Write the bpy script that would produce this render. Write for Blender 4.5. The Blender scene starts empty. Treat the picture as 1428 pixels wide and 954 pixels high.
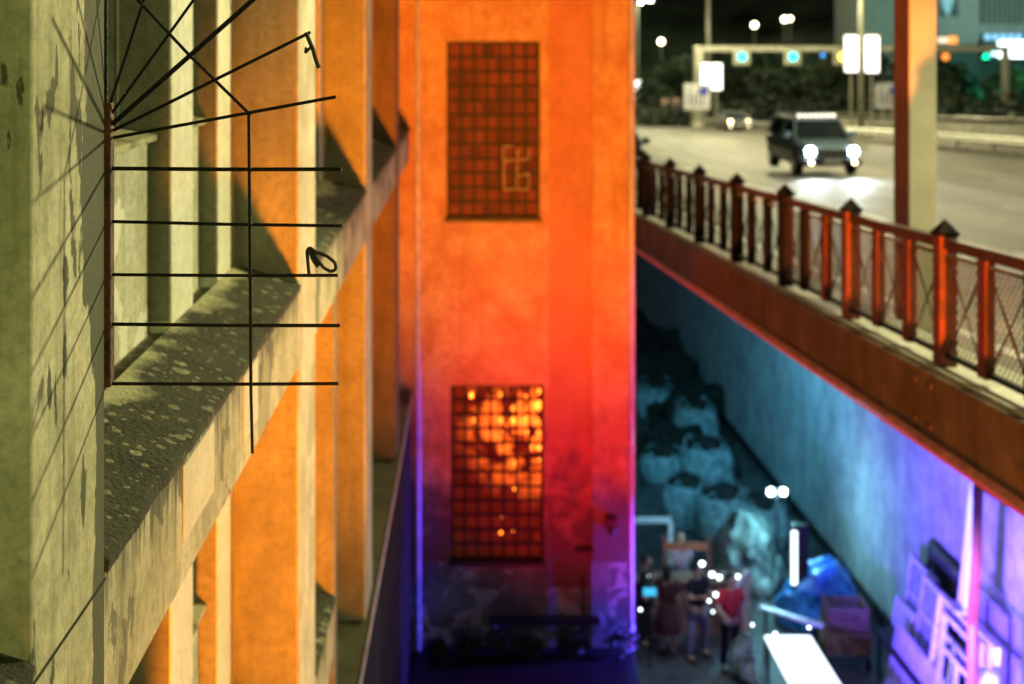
import bpy, bmesh, math, random
from mathutils import Vector, Matrix, noise
random.seed(7)
sc = bpy.context.scene
COL = sc.collection
PI = math.pi
F = 1983.0            # focal length in pixels of the 1428 px wide photograph
CH = 11.8             # camera height above the alley ground

def U(x, y, d):       # where a thing measured in the photograph stands, at distance d
    return Vector(((x-714)/F*d, d, CH-(y-45)/F*d))

def RD(l, t, h):      # road frame: lateral offset, distance along, height above kerb top
    return Vector((4.39-.0676*t+l, t+.0676*l, 9.6-.048*t+h))

# ---------------------------------------------------------------- materials
def nodes(name):
    m = bpy.data.materials.new(name); m.use_nodes = True
    nt = m.node_tree; b = nt.nodes['Principled BSDF']
    return m, nt, b

def mat(name, col, rough=.6, metal=0, var=.25, scale=4, bump=.15, bscale=30, col2=None, coat=0):
    m, nt, b = nodes(name); N = nt.nodes; L = nt.links
    tc = N.new('ShaderNodeTexCoord')
    n1 = N.new('ShaderNodeTexNoise'); n1.inputs['Scale'].default_value = scale; n1.inputs['Detail'].default_value = 8
    n1.inputs['Roughness'].default_value = .65
    L.new(tc.outputs['Object'], n1.inputs['Vector'])
    r = N.new('ShaderNodeValToRGB')
    c2 = col2 if col2 else tuple(c*(1-var*1.6) for c in col)
    r.color_ramp.elements[0].position = .35; r.color_ramp.elements[0].color = (*c2, 1)
    r.color_ramp.elements[1].position = .65; r.color_ramp.elements[1].color = (*[min(1, c*(1+var*.4)) for c in col], 1)
    L.new(n1.outputs['Fac'], r.inputs['Fac']); L.new(r.outputs['Color'], b.inputs['Base Color'])
    b.inputs['Roughness'].default_value = rough; b.inputs['Metallic'].default_value = metal
    b.inputs['Coat Weight'].default_value = coat
    if rough > .8: b.inputs['Specular IOR Level'].default_value = .2
    if bump:
        n2 = N.new('ShaderNodeTexNoise'); n2.inputs['Scale'].default_value = bscale; n2.inputs['Detail'].default_value = 6
        L.new(tc.outputs['Object'], n2.inputs['Vector'])
        bp = N.new('ShaderNodeBump'); bp.inputs['Strength'].default_value = bump; bp.inputs['Distance'].default_value = .02
        L.new(n2.outputs['Fac'], bp.inputs['Height']); L.new(bp.outputs['Normal'], b.inputs['Normal'])
    return m

def emis(name, col, s):
    m, nt, b = nodes(name)
    b.inputs['Base Color'].default_value = (*[c*.5 for c in col], 1)
    b.inputs['Emission Color'].default_value = (*col, 1); b.inputs['Emission Strength'].default_value = s
    return m

def plaster(name, base, stain, dark, peel=None, streak=.5, seed=0., moss=.0, drip=False, base_shade=False):
    """old rendered concrete: base paint, rain streaks, blotches and peeled patches"""
    m, nt, b = nodes(name); N = nt.nodes; L = nt.links
    tc = N.new('ShaderNodeTexCoord')
    mp = N.new('ShaderNodeMapping'); mp.inputs['Location'].default_value = (seed, seed*1.7, seed*.6)
    L.new(tc.outputs['Object'], mp.inputs['Vector'])
    def noi(scale, detail=8, rough=.6, vec=None, dist=0):
        n = N.new('ShaderNodeTexNoise'); n.inputs['Scale'].default_value = scale
        n.inputs['Detail'].default_value = detail; n.inputs['Roughness'].default_value = rough
        n.inputs['Distortion'].default_value = dist
        L.new(vec or mp.outputs['Vector'], n.inputs['Vector']); return n.outputs['Fac']
    def ramp(f, a, c, ca=(0,0,0,1), cb=(1,1,1,1)):
        r = N.new('ShaderNodeValToRGB'); r.color_ramp.elements[0].position = a; r.color_ramp.elements[1].position = c
        r.color_ramp.elements[0].color = ca; r.color_ramp.elements[1].color = cb
        L.new(f, r.inputs['Fac']); return r.outputs['Color']
    def mix(f, A, B):
        x = N.new('ShaderNodeMix'); x.data_type = 'RGBA'
        if isinstance(f, float): x.inputs[0].default_value = f
        else: L.new(f, x.inputs[0])
        for i, q in ((6, A), (7, B)):
            if isinstance(q, tuple): x.inputs[i].default_value = (*q, 1)
            else: L.new(q, x.inputs[i])
        return x.outputs[2]
    def mul(a, k):
        x = N.new('ShaderNodeMath'); x.operation = 'MULTIPLY'; L.new(a, x.inputs[0])
        if isinstance(k, float): x.inputs[1].default_value = k
        else: L.new(k, x.inputs[1])
        return x.outputs[0]
    st = N.new('ShaderNodeMapping'); st.inputs['Scale'].default_value = (1, 1, .09)
    L.new(mp.outputs['Vector'], st.inputs['Vector'])
    blot = ramp(noi(1.6, 12, .72), .4, .6)
    c = mix(mul(blot, .95), base, stain)
    bl2 = ramp(noi(.55, 12, .7), .5, .68)
    c = mix(mul(bl2, .45), c, dark)
    fine = ramp(noi(22, 10, .75), .44, .66)
    c = mix(mul(fine, .5), c, dark)
    speck = ramp(noi(75, 6, .8), .6, .7)
    c = mix(mul(speck, .45), c, dark)
    sk = ramp(noi(7, 10, .7, st.outputs['Vector']), .5, .72)
    c = mix(mul(sk, streak), c, dark)
    h = noi(40, 8, .7)
    if peel:
        pf = ramp(noi(2.3, 12, .62, dist=.4), .56, .575)
        c = mix(mul(pf, .9), c, peel)
        pk = ramp(noi(5.0, 10, .7, st.outputs['Vector']), .665, .68)
        c = mix(mul(pk, .85), c, peel)
        s = N.new('ShaderNodeMath'); s.operation = 'SUBTRACT'; L.new(h, s.inputs[0]); L.new(mul(pf, .5), s.inputs[1]); h = s.outputs[0]
    if base_shade:  # painted shade: wall darkens downward where the light fades out
        sz_ = N.new('ShaderNodeSeparateXYZ'); L.new(tc.outputs['Object'], sz_.inputs[0])
        gz_ = N.new('ShaderNodeMapRange'); gz_.inputs['From Min'].default_value = 3.4; gz_.inputs['From Max'].default_value = 6.6; gz_.inputs['To Min'].default_value = .42; gz_.inputs['To Max'].default_value = -.22
        L.new(sz_.outputs['Z'], gz_.inputs[0])
        sd = N.new('ShaderNodeMath'); sd.operation = 'ADD'; L.new(gz_.outputs[0], sd.inputs[0]); L.new(noi(1.9, 12, .68), sd.inputs[1])
        c = mix(mul(ramp(sd.outputs[0], .46, .78), .9), c, (.06,.035,.05))
    if drip:
        sp_ = N.new('ShaderNodeSeparateXYZ'); L.new(tc.outputs['Object'], sp_.inputs[0])
        ad = N.new('ShaderNodeMath'); ad.operation = 'ADD'; ad.inputs[1].default_value = -9.85+2.64*4; L.new(sp_.outputs['Z'], ad.inputs[0])
        md_ = N.new('ShaderNodeMath'); md_.operation = 'MODULO'; md_.inputs[1].default_value = 2.64; L.new(ad.outputs[0], md_.inputs[0])
        gr_ = N.new('ShaderNodeMapRange'); gr_.inputs['From Min'].default_value = .05; gr_.inputs['From Max'].default_value = .485; gr_.inputs['To Min'].default_value = -.16; gr_.inputs['To Max'].default_value = .17
        L.new(md_.outputs[0], gr_.inputs[0])
        sm = N.new('ShaderNodeMath'); sm.operation = 'ADD'; L.new(gr_.outputs[0], sm.inputs[0]); L.new(noi(13, 12, .75, st.outputs['Vector']), sm.inputs[1])
        c = mix(mul(ramp(sm.outputs[0], .52, .66), .85), c, (.05,.052,.03))
    if moss:
        mf = ramp(noi(3.1, 12, .7), .5, .62)
        c = mix(mul(mf, moss), c, (.05, .06, .022))
    L.new(c, b.inputs['Base Color']); b.inputs['Roughness'].default_value = .85
    bp = N.new('ShaderNodeBump'); bp.inputs['Strength'].default_value = .5; bp.inputs['Distance'].default_value = .012
    L.new(h, bp.inputs['Height']); L.new(bp.outputs['Normal'], b.inputs['Normal'])
    return m

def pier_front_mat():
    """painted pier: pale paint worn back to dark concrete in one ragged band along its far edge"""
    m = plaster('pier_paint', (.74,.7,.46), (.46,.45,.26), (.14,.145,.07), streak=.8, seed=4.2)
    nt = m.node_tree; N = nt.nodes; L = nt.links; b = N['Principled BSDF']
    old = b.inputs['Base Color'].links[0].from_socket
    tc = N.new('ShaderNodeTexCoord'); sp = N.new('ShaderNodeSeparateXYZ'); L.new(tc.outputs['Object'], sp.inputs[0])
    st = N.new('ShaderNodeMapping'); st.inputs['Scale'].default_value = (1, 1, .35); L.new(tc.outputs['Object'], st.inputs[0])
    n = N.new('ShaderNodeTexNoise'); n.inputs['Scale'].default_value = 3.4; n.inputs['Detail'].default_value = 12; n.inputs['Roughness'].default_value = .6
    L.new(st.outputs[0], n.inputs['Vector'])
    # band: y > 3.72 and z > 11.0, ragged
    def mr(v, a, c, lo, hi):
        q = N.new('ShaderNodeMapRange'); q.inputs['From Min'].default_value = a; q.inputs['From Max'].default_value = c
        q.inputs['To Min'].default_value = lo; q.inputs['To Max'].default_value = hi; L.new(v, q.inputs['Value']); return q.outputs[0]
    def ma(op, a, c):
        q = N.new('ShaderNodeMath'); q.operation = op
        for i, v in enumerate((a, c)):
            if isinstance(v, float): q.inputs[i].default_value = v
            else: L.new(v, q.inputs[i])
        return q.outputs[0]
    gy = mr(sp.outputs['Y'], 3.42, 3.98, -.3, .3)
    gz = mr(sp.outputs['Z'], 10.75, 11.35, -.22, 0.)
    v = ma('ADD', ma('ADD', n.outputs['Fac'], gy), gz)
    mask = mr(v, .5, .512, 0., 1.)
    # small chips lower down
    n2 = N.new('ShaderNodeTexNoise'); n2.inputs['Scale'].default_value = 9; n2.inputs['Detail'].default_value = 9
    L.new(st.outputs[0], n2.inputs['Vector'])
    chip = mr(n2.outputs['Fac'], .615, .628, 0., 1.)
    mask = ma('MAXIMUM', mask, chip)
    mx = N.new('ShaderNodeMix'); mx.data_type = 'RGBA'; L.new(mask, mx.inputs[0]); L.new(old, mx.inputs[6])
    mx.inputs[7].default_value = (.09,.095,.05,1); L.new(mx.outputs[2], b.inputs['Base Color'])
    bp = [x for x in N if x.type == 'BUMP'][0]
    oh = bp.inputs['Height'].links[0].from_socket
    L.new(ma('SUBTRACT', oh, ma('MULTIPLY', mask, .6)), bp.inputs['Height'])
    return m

def ledge_mat():
    m, nt, b = nodes('mossy_ledge'); N = nt.nodes; L = nt.links
    tc = N.new('ShaderNodeTexCoord')
    mp = N.new('ShaderNodeMapping'); mp.inputs['Scale'].default_value = (1, 1, .0); L.new(tc.outputs['Object'], mp.inputs[0])
    n0 = N.new('ShaderNodeTexNoise'); n0.inputs['Scale'].default_value = 5; n0.inputs['Detail'].default_value = 12; n0.inputs['Roughness'].default_value = .75
    L.new(mp.outputs[0], n0.inputs[0])
    r = N.new('ShaderNodeValToRGB'); r.color_ramp.elements[0].position = .32; r.color_ramp.elements[0].color = (.012,.014,.007,1)
    r.color_ramp.elements[1].position = .72; r.color_ramp.elements[1].color = (.06,.068,.028,1); L.new(n0.outputs['Fac'], r.inputs[0])
    wn = N.new('ShaderNodeTexNoise'); wn.inputs['Scale'].default_value = 40; L.new(mp.outputs[0], wn.inputs[0])
    wm = N.new('ShaderNodeMix'); wm.data_type = 'VECTOR'; wm.inputs[0].default_value = .012
    L.new(mp.outputs[0], wm.inputs[4]); L.new(wn.outputs['Color'], wm.inputs[5])
    cur = r.outputs[0]
    pm = N.new('ShaderNodeTexNoise'); pm.inputs['Scale'].default_value = 2.6; pm.inputs['Detail'].default_value = 6; L.new(mp.outputs[0], pm.inputs[0])
    pr = N.new('ShaderNodeMapRange'); pr.inputs['From Min'].default_value = .38; pr.inputs['From Max'].default_value = .6; pr.inputs['To Min'].default_value = .5; L.new(pm.outputs['Fac'], pr.inputs[0])
    for sc_, R, w in ((11, .40, 1.), (19, .36, .9), (38, .3, .8)):
        v = N.new('ShaderNodeTexVoronoi'); v.inputs['Scale'].default_value = sc_; v.inputs['Randomness'].default_value = 1
        L.new(wm.outputs[1], v.inputs['Vector'])
        # size differs from spot to spot, some cells carry none
        sep = N.new('ShaderNodeSeparateColor'); L.new(v.outputs['Color'], sep.inputs[0])
        t = N.new('ShaderNodeMapRange'); t.inputs['From Min'].default_value = .35; t.inputs['From Max'].default_value = 1
        t.inputs['To Min'].default_value = 0.; t.inputs['To Max'].default_value = R; L.new(sep.outputs[0], t.inputs[0])
        lt = N.new('ShaderNodeMath'); lt.operation = 'SUBTRACT'; L.new(t.outputs[0], lt.inputs[0]); L.new(v.outputs['Distance'], lt.inputs[1])
        k = N.new('ShaderNodeMapRange'); k.inputs['From Min'].default_value = 0; k.inputs['From Max'].default_value = .035
        L.new(lt.outputs[0], k.inputs[0])
        # rings: darker heart
        ring = N.new('ShaderNodeMapRange'); ring.inputs['From Min'].default_value = .05; ring.inputs['From Max'].default_value = .16
        ring.inputs['To Min'].default_value = 1.; ring.inputs['To Max'].default_value = .55; L.new(lt.outputs[0], ring.inputs[0])
        mm = N.new('ShaderNodeMath'); mm.operation = 'MULTIPLY'; L.new(k.outputs[0], mm.inputs[0]); L.new(ring.outputs[0], mm.inputs[1])
        m9 = N.new('ShaderNodeMath'); m9.operation = 'MULTIPLY'; L.new(mm.outputs[0], m9.inputs[0]); L.new(pr.outputs[0], m9.inputs[1]); mm = m9
        m2 = N.new('ShaderNodeMath'); m2.operation = 'MULTIPLY'; L.new(mm.outputs[0], m2.inputs[0]); m2.inputs[1].default_value = w*.8
        mx = N.new('ShaderNodeMix'); mx.data_type = 'RGBA'; L.new(m2.outputs[0], mx.inputs[0]); L.new(cur, mx.inputs[6])
        mx.inputs[7].default_value = (.44,.45,.27,1); cur = mx.outputs[2]
    sx = N.new('ShaderNodeSeparateXYZ'); L.new(tc.outputs['Object'], sx.inputs[0])  # pale pools of light painted along the ledge's inner side
    g = N.new('ShaderNodeMapRange'); g.inputs['From Min'].default_value = -.36; g.inputs['From Max'].default_value = -.12; g.inputs['To Min'].default_value = .2; g.inputs['To Max'].default_value = -.12; L.new(sx.outputs['X'], g.inputs[0])
    nd = N.new('ShaderNodeTexNoise'); nd.inputs['Scale'].default_value = 1.7; nd.inputs['Detail'].default_value = 12; nd.inputs['Roughness'].default_value = .62; L.new(mp.outputs[0], nd.inputs[0])
    ad = N.new('ShaderNodeMath'); ad.operation = 'ADD'; L.new(g.outputs[0], ad.inputs[0]); L.new(nd.outputs['Fac'], ad.inputs[1])
    kd = N.new('ShaderNodeMapRange'); kd.inputs['From Min'].default_value = .56; kd.inputs['From Max'].default_value = .68; kd.inputs['To Max'].default_value = .85; L.new(ad.outputs[0], kd.inputs[0])
    mxd = N.new('ShaderNodeMix'); mxd.data_type = 'RGBA'; L.new(kd.outputs[0], mxd.inputs[0]); L.new(cur, mxd.inputs[6]); mxd.inputs[7].default_value = (.48,.48,.28,1); cur = mxd.outputs[2]
    L.new(cur, b.inputs['Base Color']); b.inputs['Roughness'].default_value = .9
    bp = N.new('ShaderNodeBump'); bp.inputs['Strength'].default_value = .8; bp.inputs['Distance'].default_value = .02
    n3 = N.new('ShaderNodeTexNoise'); n3.inputs['Scale'].default_value = 45; n3.inputs['Detail'].default_value = 10; L.new(tc.outputs['Object'], n3.inputs[0])
    L.new(n3.outputs['Fac'], bp.inputs['Height']); L.new(bp.outputs['Normal'], b.inputs['Normal'])
    return m

def road_mat():
    m = mat('asphalt', (.22,.205,.15), .6, 0, .25, 1.2, .35, 120, col2=(.13,.122,.09)); nt = m.node_tree; N = nt.nodes; L = nt.links; b = N['Principled BSDF']
    old = b.inputs['Base Color'].links[0].from_socket; tc = N.new('ShaderNodeTexCoord')
    mp = N.new('ShaderNodeMapping'); mp.inputs['Rotation'].default_value = (0,0,-.0675); mp.inputs['Scale'].default_value = (1.1,.03,1); L.new(tc.outputs['Object'], mp.inputs[0])
    n = N.new('ShaderNodeTexNoise'); n.inputs['Scale'].default_value = 1; n.inputs['Detail'].default_value = 7; L.new(mp.outputs[0], n.inputs[0])
    r = N.new('ShaderNodeMapRange'); r.inputs['From Min'].default_value = .35; r.inputs['From Max'].default_value = .65; r.inputs['To Min'].default_value = .5; r.inputs['To Max'].default_value = 1.15; L.new(n.outputs['Fac'], r.inputs[0])
    x = N.new('ShaderNodeVectorMath'); x.operation = 'SCALE'; L.new(old, x.inputs[0]); L.new(r.outputs[0], x.inputs['Scale']); L.new(x.outputs[0], b.inputs['Base Color'])
    return m

M = {}
M['beam'] = plaster('beam_render', (.7,.67,.46), (.4,.39,.23), (.13,.135,.07), peel=(.15,.155,.085), streak=.8, seed=1.3, drip=True)
M['pier'] = pier_front_mat()
M['pier_far'] = plaster('pier_render', (.74,.7,.52), (.5,.46,.31), (.17,.16,.09), peel=(.38,.35,.22), streak=.75, seed=9.3)
M['reveal'] = plaster('reveal_side_shade', (.29,.28,.2), (.2,.19,.13), (.09,.085,.05), streak=.5, seed=15.)  # painted shade: duller tone for faces turned to the camera
M['reveal_dark'] = plaster('reveal_grimy_paint', (.2,.12,.07), (.12,.08,.045), (.05,.04,.02), streak=.8, seed=16.)
M['pilaster'] = plaster('pilaster_white', (.84,.84,.72), (.72,.72,.57), (.34,.35,.22), streak=.4, seed=2.3)
M['spandrel'] = plaster('spandrel_render', (.6,.6,.44), (.36,.37,.24), (.12,.13,.07), peel=(.72,.72,.6), streak=.95, seed=6.1)
M['lit_spot'] = plaster('lit_spot_tint', (.78,.74,.58), (.66,.62,.46), (.4,.38,.25), streak=.25, seed=19.)
M['ledge'] = ledge_mat()
M['moss'] = plaster('mossy_roof', (.14,.14,.06), (.07,.08,.03), (.03,.035,.015), streak=.2, seed=3.1)
M['tower'] = plaster('tower_render', (.66,.45,.28), (.5,.25,.12), (.24,.1,.045), streak=.5, seed=11., base_shade=True)
M['tower_b'] = plaster('tower_red_shadow', (.56,.26,.16), (.48,.2,.12), (.28,.12,.07), streak=.3, seed=12., base_shade=True)  # redder tint paints a coloured shadow down one band of the tower
M['tower_low'] = plaster('tower_shaded_base', (.2,.18,.19), (.1,.09,.1), (.03,.03,.035), peel=(.34,.3,.34), streak=.4, seed=13.)  # dark colour paints in the unlit foot of the tower
M['rust'] = mat('rusty_steel', (.16,.06,.03), .75, .2, .5, 12, .5, 60, col2=(.05,.022,.014))
M['blackiron'] = mat('black_iron', (.018,.014,.012), .55, .6, .4, 20, .4, 90)
M['frame'] = mat('window_frame_paint', (.3,.3,.22), .5, 0, .3, 6)
M['glass'] = mat('dark_window_glass', (.05,.055,.05), .12, 0, .3, 2, 0)
M['interior'] = mat('dark_interior', (.03,.03,.025), .9)
M['pipe'] = mat('white_drainpipe', (.6,.55,.72), .3, 0, .2, 5, .05)
M['iron'] = mat('dark_iron', (.03,.028,.03), .5, .7)
M['wallc'] = plaster('retaining_wall_concrete', (.5,.5,.51), (.3,.3,.32), (.12,.12,.14), streak=.85, seed=21., moss=0)
M['fascia'] = plaster('fascia_rust_paint', (.2,.12,.075), (.1,.055,.032), (.04,.022,.015), streak=.9, seed=31.)
M['kerb'] = plaster('kerb_concrete', (.8,.78,.66), (.6,.58,.48), (.3,.29,.22), streak=.1, seed=33.)
M['asph'] = road_mat()
M['ground'] = mat('alley_asphalt', (.09,.09,.09), .5, 0, .5, 1.5, .3, 60)
M['mark'] = mat('road_marking_paint', (.7,.7,.65), .6, 0, .3, 8)
M['railred'] = mat('rail_red_paint', (.2,.022,.012), .5, .1, .6, 7, .3, 50, col2=(.08,.02,.012))
M['raildk'] = mat('rail_dark_paint', (.009,.007,.007), .85, 0, .5, 9, .3, 50)
M['railtop'] = mat('rail_brown_paint', (.07,.02,.012), .5, .1, .5, 6, .3, 50)
M['column'] = mat('column_beige_paint', (.5,.45,.35), .5, 0, .12, 3, .05)
M['galv'] = mat('galvanised_steel', (.42,.42,.34), .45, .5, .25, 3)
M['barrier'] = mat('concrete_barrier', (.34,.33,.27), .8, 0, .3, 2)
M['carpaint'] = mat('car_dark_blue_paint', (.2,.3,.36), .25, .2, .1, 2, 0, coat=1)
M['carblack'] = mat('car_black_trim', (.012,.012,.014), .5, 0, .1, 2, 0)
M['carglass'] = mat('car_glass', (.02,.03,.035), .06, 0, .1, 2, 0)
M['tyre'] = mat('tyre_rubber', (.015,.015,.015), .85)
M['chrome'] = mat('chrome', (.6,.6,.6), .2, 1, .1, 2, 0)
M['silver'] = mat('car_silver_paint', (.35,.35,.36), .3, .6, .1, 2, 0, coat=1)
M['plate'] = mat('plate_white', (.7,.7,.65), .5, 0, .1)
M['hill'] = mat('hillside_soil_and_scrub', (.06,.075,.045), .95, 0, .6, .08, .8, .5)
M['leaf'] = mat('leaf_green', (.03,.06,.022), .7, 0, .6, .7, 0)
M['leaf2'] = mat('leaf_dark_green', (.018,.035,.014), .7, 0, .6, .7, 0)
M['bark'] = mat('bark', (.08,.06,.04), .9, 0, .5, 4, .5)
M['bldg'] = plaster('grey_building_concrete', (.3,.32,.32), (.24,.25,.26), (.14,.15,.15), streak=.3, seed=41.)
M['bldgd'] = mat('dark_cladding', (.035,.045,.045), .5, .2, .3, 1)
M['bag'] = mat('woven_bag_fabric', (.2,.25,.27), .75, 0, .45, 5, .8, 18)
M['earth'] = mat('dark_rubble', (.03,.025,.02), .95, 0, .6, 8, 1, 20)
M['tarp'] = mat('blue_tarp', (.06,.36,.85), .35, 0, .5, 3, .8, 8, col2=(.01,.05,.25))
M['tarpg'] = mat('grey_tarp', (.2,.23,.22), .45, 0, .5, 3, .8, 8)
M['white'] = mat('white_paint', (.82,.82,.8), .4, 0, .12, 5)
M['wood'] = mat('worn_wood', (.3,.17,.1), .7, 0, .45, 6, .4)
M['woodp'] = mat('pale_wood', (.5,.42,.3), .7, 0, .3, 6, .3)
M['crate'] = mat('painted_crate', (.26,.15,.1), .7, 0, .3, 8)
M['panel'] = mat('pale_frame_paint', (.6,.6,.66), .5, 0, .25, 5)
M['paneld'] = mat('faded_blue_panel', (.28,.3,.42), .6, 0, .4, 5)
M['skin'] = mat('skin', (.5,.3,.22), .5, 0, .1, 10, 0)
M['hair'] = mat('dark_hair', (.02,.014,.01), .6, 0, .3, 30)
M['hairb'] = mat('fair_hair', (.55,.42,.25), .6, 0, .3, 30)
M['shred'] = mat('red_cotton', (.5,.03,.04), .85, 0, .2, 9, .3)
M['shblk'] = mat('black_cotton', (.015,.015,.018), .85, 0, .2, 9, .3)
M['shwht'] = mat('pale_cotton', (.55,.52,.5), .85, 0, .2, 9, .3)
M['trlav'] = mat('grey_lilac_trousers', (.25,.22,.32), .85, 0, .2, 9, .3)
M['trblk'] = mat('black_trousers', (.02,.02,.03), .85, 0, .2, 9, .3)
M['skirt'] = mat('dark_wine_dress', (.09,.03,.035), .85, 0, .2, 9, .3)
M['strap'] = mat('black_webbing', (.012,.012,.012), .7, 0, .2)
M['e_white'] = emis('lit_white_panel', (1,.98,.93), 3)
M['e_lamp'] = emis('street_lamp_glow', (1,.93,.7), 60)
M['e_head'] = emis('headlight_glow', (.85,.95,1), 90)
M['e_warm'] = emis('warm_bulb_glow', (1,.8,.45), 12)
M['e_rack'] = emis('rack_lamp_glow', (1,.95,.8), 3)
M['e_amber'] = emis('amber_bulb_glow', (1,.5,.06), 7)
M['e_cyan'] = emis('cyan_green_signal_glow', (.0,.9,.75), 4)
M['e_green'] = emis('green_signal_glow', (.0,.9,.4), 4)
M['e_blue'] = emis('blue_signal_glow', (.05,.35,1), 2)
M['e_bulb'] = emis('cold_bulb_glow', (.85,1,.98), 7)
M['e_work'] = emis('work_light_glow', (.9,1,1), 60)
M['e_tube'] = emis('fluorescent_tube_glow', (.8,.95,1), 3)
M['e_sign'] = emis('shop_sign_glow', (.55,.9,1), 2.2)
M['e_orange'] = emis('orange_sign_glow', (1,.3,.05), 1.6)
M['e_hill'] = emis('hillside_lamp_glow', (1,.85,.55), 14)
M['e_board'] = emis('dim_billboard', (.5,.28,.16), .5)
M['e_table'] = emis('lit_table_sheet', (.9,1,1), 1.6)
M['e_teal'] = emis('teal_screen_glow', (.05,.5,.8), 1.2)

# ---------------------------------------------------------------- mesh helpers
class MB:
    def __init__(s, f=None): s.b = bmesh.new(); s.f = f
    def box(s, x0, x1, y0, y1, z0, z1):
        r = bmesh.ops.create_cube(s.b, size=1)
        for v in r['verts']:
            v.co = Vector((x0+(v.co.x+.5)*(x1-x0), y0+(v.co.y+.5)*(y1-y0), z0+(v.co.z+.5)*(z1-z0)))
        return s
    def obox(s, c, size, rot=(0,0,0)):
        r = bmesh.ops.create_cube(s.b, size=1)
        from mathutils import Euler
        R = Euler(rot).to_matrix()
        for v in r['verts']:
            v.co = Vector(c) + R @ Vector((v.co.x*size[0], v.co.y*size[1], v.co.z*size[2]))
        return s
    def tube(s, p, q, r, n=8, r2=None):
        p = Vector(p); q = Vector(q); d = q-p; L = d.length
        if L < 1e-6: return s
        g = bmesh.ops.create_cone(s.b, cap_ends=True, segments=n, radius1=r, radius2=r if r2 is None else r2, depth=L)
        Q = d.to_track_quat('Z', 'Y').to_matrix()
        for v in g['verts']: v.co = Q @ v.co + (p+q)/2
        return s
    def path(s, pts, r, n=6):
        for a, c in zip(pts[:-1], pts[1:]): s.tube(a, c, r, n)
        return s
    def ball(s, c, r, sub=2, sq=(1,1,1)):
        g = bmesh.ops.create_icosphere(s.b, subdivisions=sub, radius=r)
        for v in g['verts']: v.co = Vector((v.co.x*sq[0], v.co.y*sq[1], v.co.z*sq[2])) + Vector(c)
        return s
    def prism(s, prof, a0, a1, axis='y'):
        """profile of (u,w) pairs extruded from a0 to a1 along an axis"""
        def P(u, w, a): return {'y': (u, a, w), 'x': (a, u, w), 'z': (u, w, a)}[axis]
        A = [s.b.verts.new(P(u, w, a0)) for u, w in prof]; B = [s.b.verts.new(P(u, w, a1)) for u, w in prof]
        n = len(prof); s.b.faces.new(A); s.b.faces.new(B[::-1])
        for i in range(n): s.b.faces.new((A[i], B[i], B[(i+1) % n], A[(i+1) % n]))
        return s
    def quad(s, *pts):
        s.b.faces.new([s.b.verts.new(p) for p in pts]); return s
    def build(s, name, m, parent=None, bevel=0, smooth=False, loc=None):
        if s.f:
            for v in s.b.verts: v.co = s.f(*v.co)
        bmesh.ops.recalc_face_normals(s.b, faces=s.b.faces[:])
        me = bpy.data.meshes.new(name)
        off = Vector(loc) if loc else None
        if off:
            for v in s.b.verts: v.co -= off
        s.b.to_mesh(me); s.b.free()
        o = bpy.data.objects.new(name, me); COL.objects.link(o); me.materials.append(m)
        if off: o.location = off
        if parent: o.parent = parent
        if smooth:
            for p in me.polygons: p.use_smooth = True
        if bevel:
            md = o.modifiers.new('bevel', 'BEVEL'); md.width = bevel; md.segments = 2; md.limit_method = 'ANGLE'
        return o

def each(mb, name, m, parent=None, bevel=0, smooth=False):
    """one object per separate piece of the builder"""
    bm = mb.b; bm.verts.index_update(); seen = set(); out = []
    bm.verts.ensure_lookup_table()
    for v0 in list(bm.verts):
        if v0 in seen: continue
        st = [v0]; isl = [];  seen.add(v0)
        while st:
            v = st.pop(); isl.append(v)
            for e in v.link_edges:
                q = e.other_vert(v)
                if q not in seen: seen.add(q); st.append(q)
        n = MB(mb.f); mp = {v: n.b.verts.new(v.co) for v in isl}
        fs = {f for v in isl for f in v.link_faces}
        for f in fs: n.b.faces.new([mp[v] for v in f.verts])
        out.append(n.build(name, m, parent, bevel, smooth))
    bm.free(); return out
def tag(o, label=None, cat=None, group=None, kind=None):
    if label: o['label'] = label
    if cat: o['category'] = cat
    if group: o['group'] = group
    if kind: o['kind'] = kind
    return o
def empty(name, loc, label, cat, group=None, rz=0):
    o = bpy.data.objects.new(name, None); COL.objects.link(o); o.location = loc; o.rotation_euler = (0,0,rz)
    o.empty_display_size = .2
    return tag(o, label, cat, group)
def kids(o): return [c for c in bpy.data.objects if c.parent == o]
def copy_tree(o, parent=None):
    c = o.copy(); COL.objects.link(c); c.parent = parent
    for ch in kids(o): copy_tree(ch, c)
    return c

# ================================================================ FACADE (left)
fac = empty('concrete_building', (-1.04, 0, 0), 'weathered concrete building front on the left with deep piers, mossy ledges and recessed windows', 'building', rz=math.atan(.0247))
PY = [(-1.66,-.8),(3.32,3.98),(8.3,9.16),(13.28,14.1),(18.26,19.0)]
for i, (a, c) in enumerate(PY):
    z0 = 0 if i != 3 else 6.302
    if i == 4: z0 = 6.302
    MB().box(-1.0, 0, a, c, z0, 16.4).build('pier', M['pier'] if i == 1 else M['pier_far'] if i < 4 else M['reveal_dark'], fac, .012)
    if i >= 2: MB().box(-.99, -.012, a-.006, a+.05, z0+.01, 16.3).build('pier_reveal', M['reveal'] if i < 4 else M['reveal_dark'], fac)
LZ = [5.055, 7.695, 10.335, 12.975, 15.615]
bays = [(-.8, 3.32), (3.98, 8.3), (9.16, 13.28), (14.1, 18.26), (19.0, 21.95)]
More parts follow.
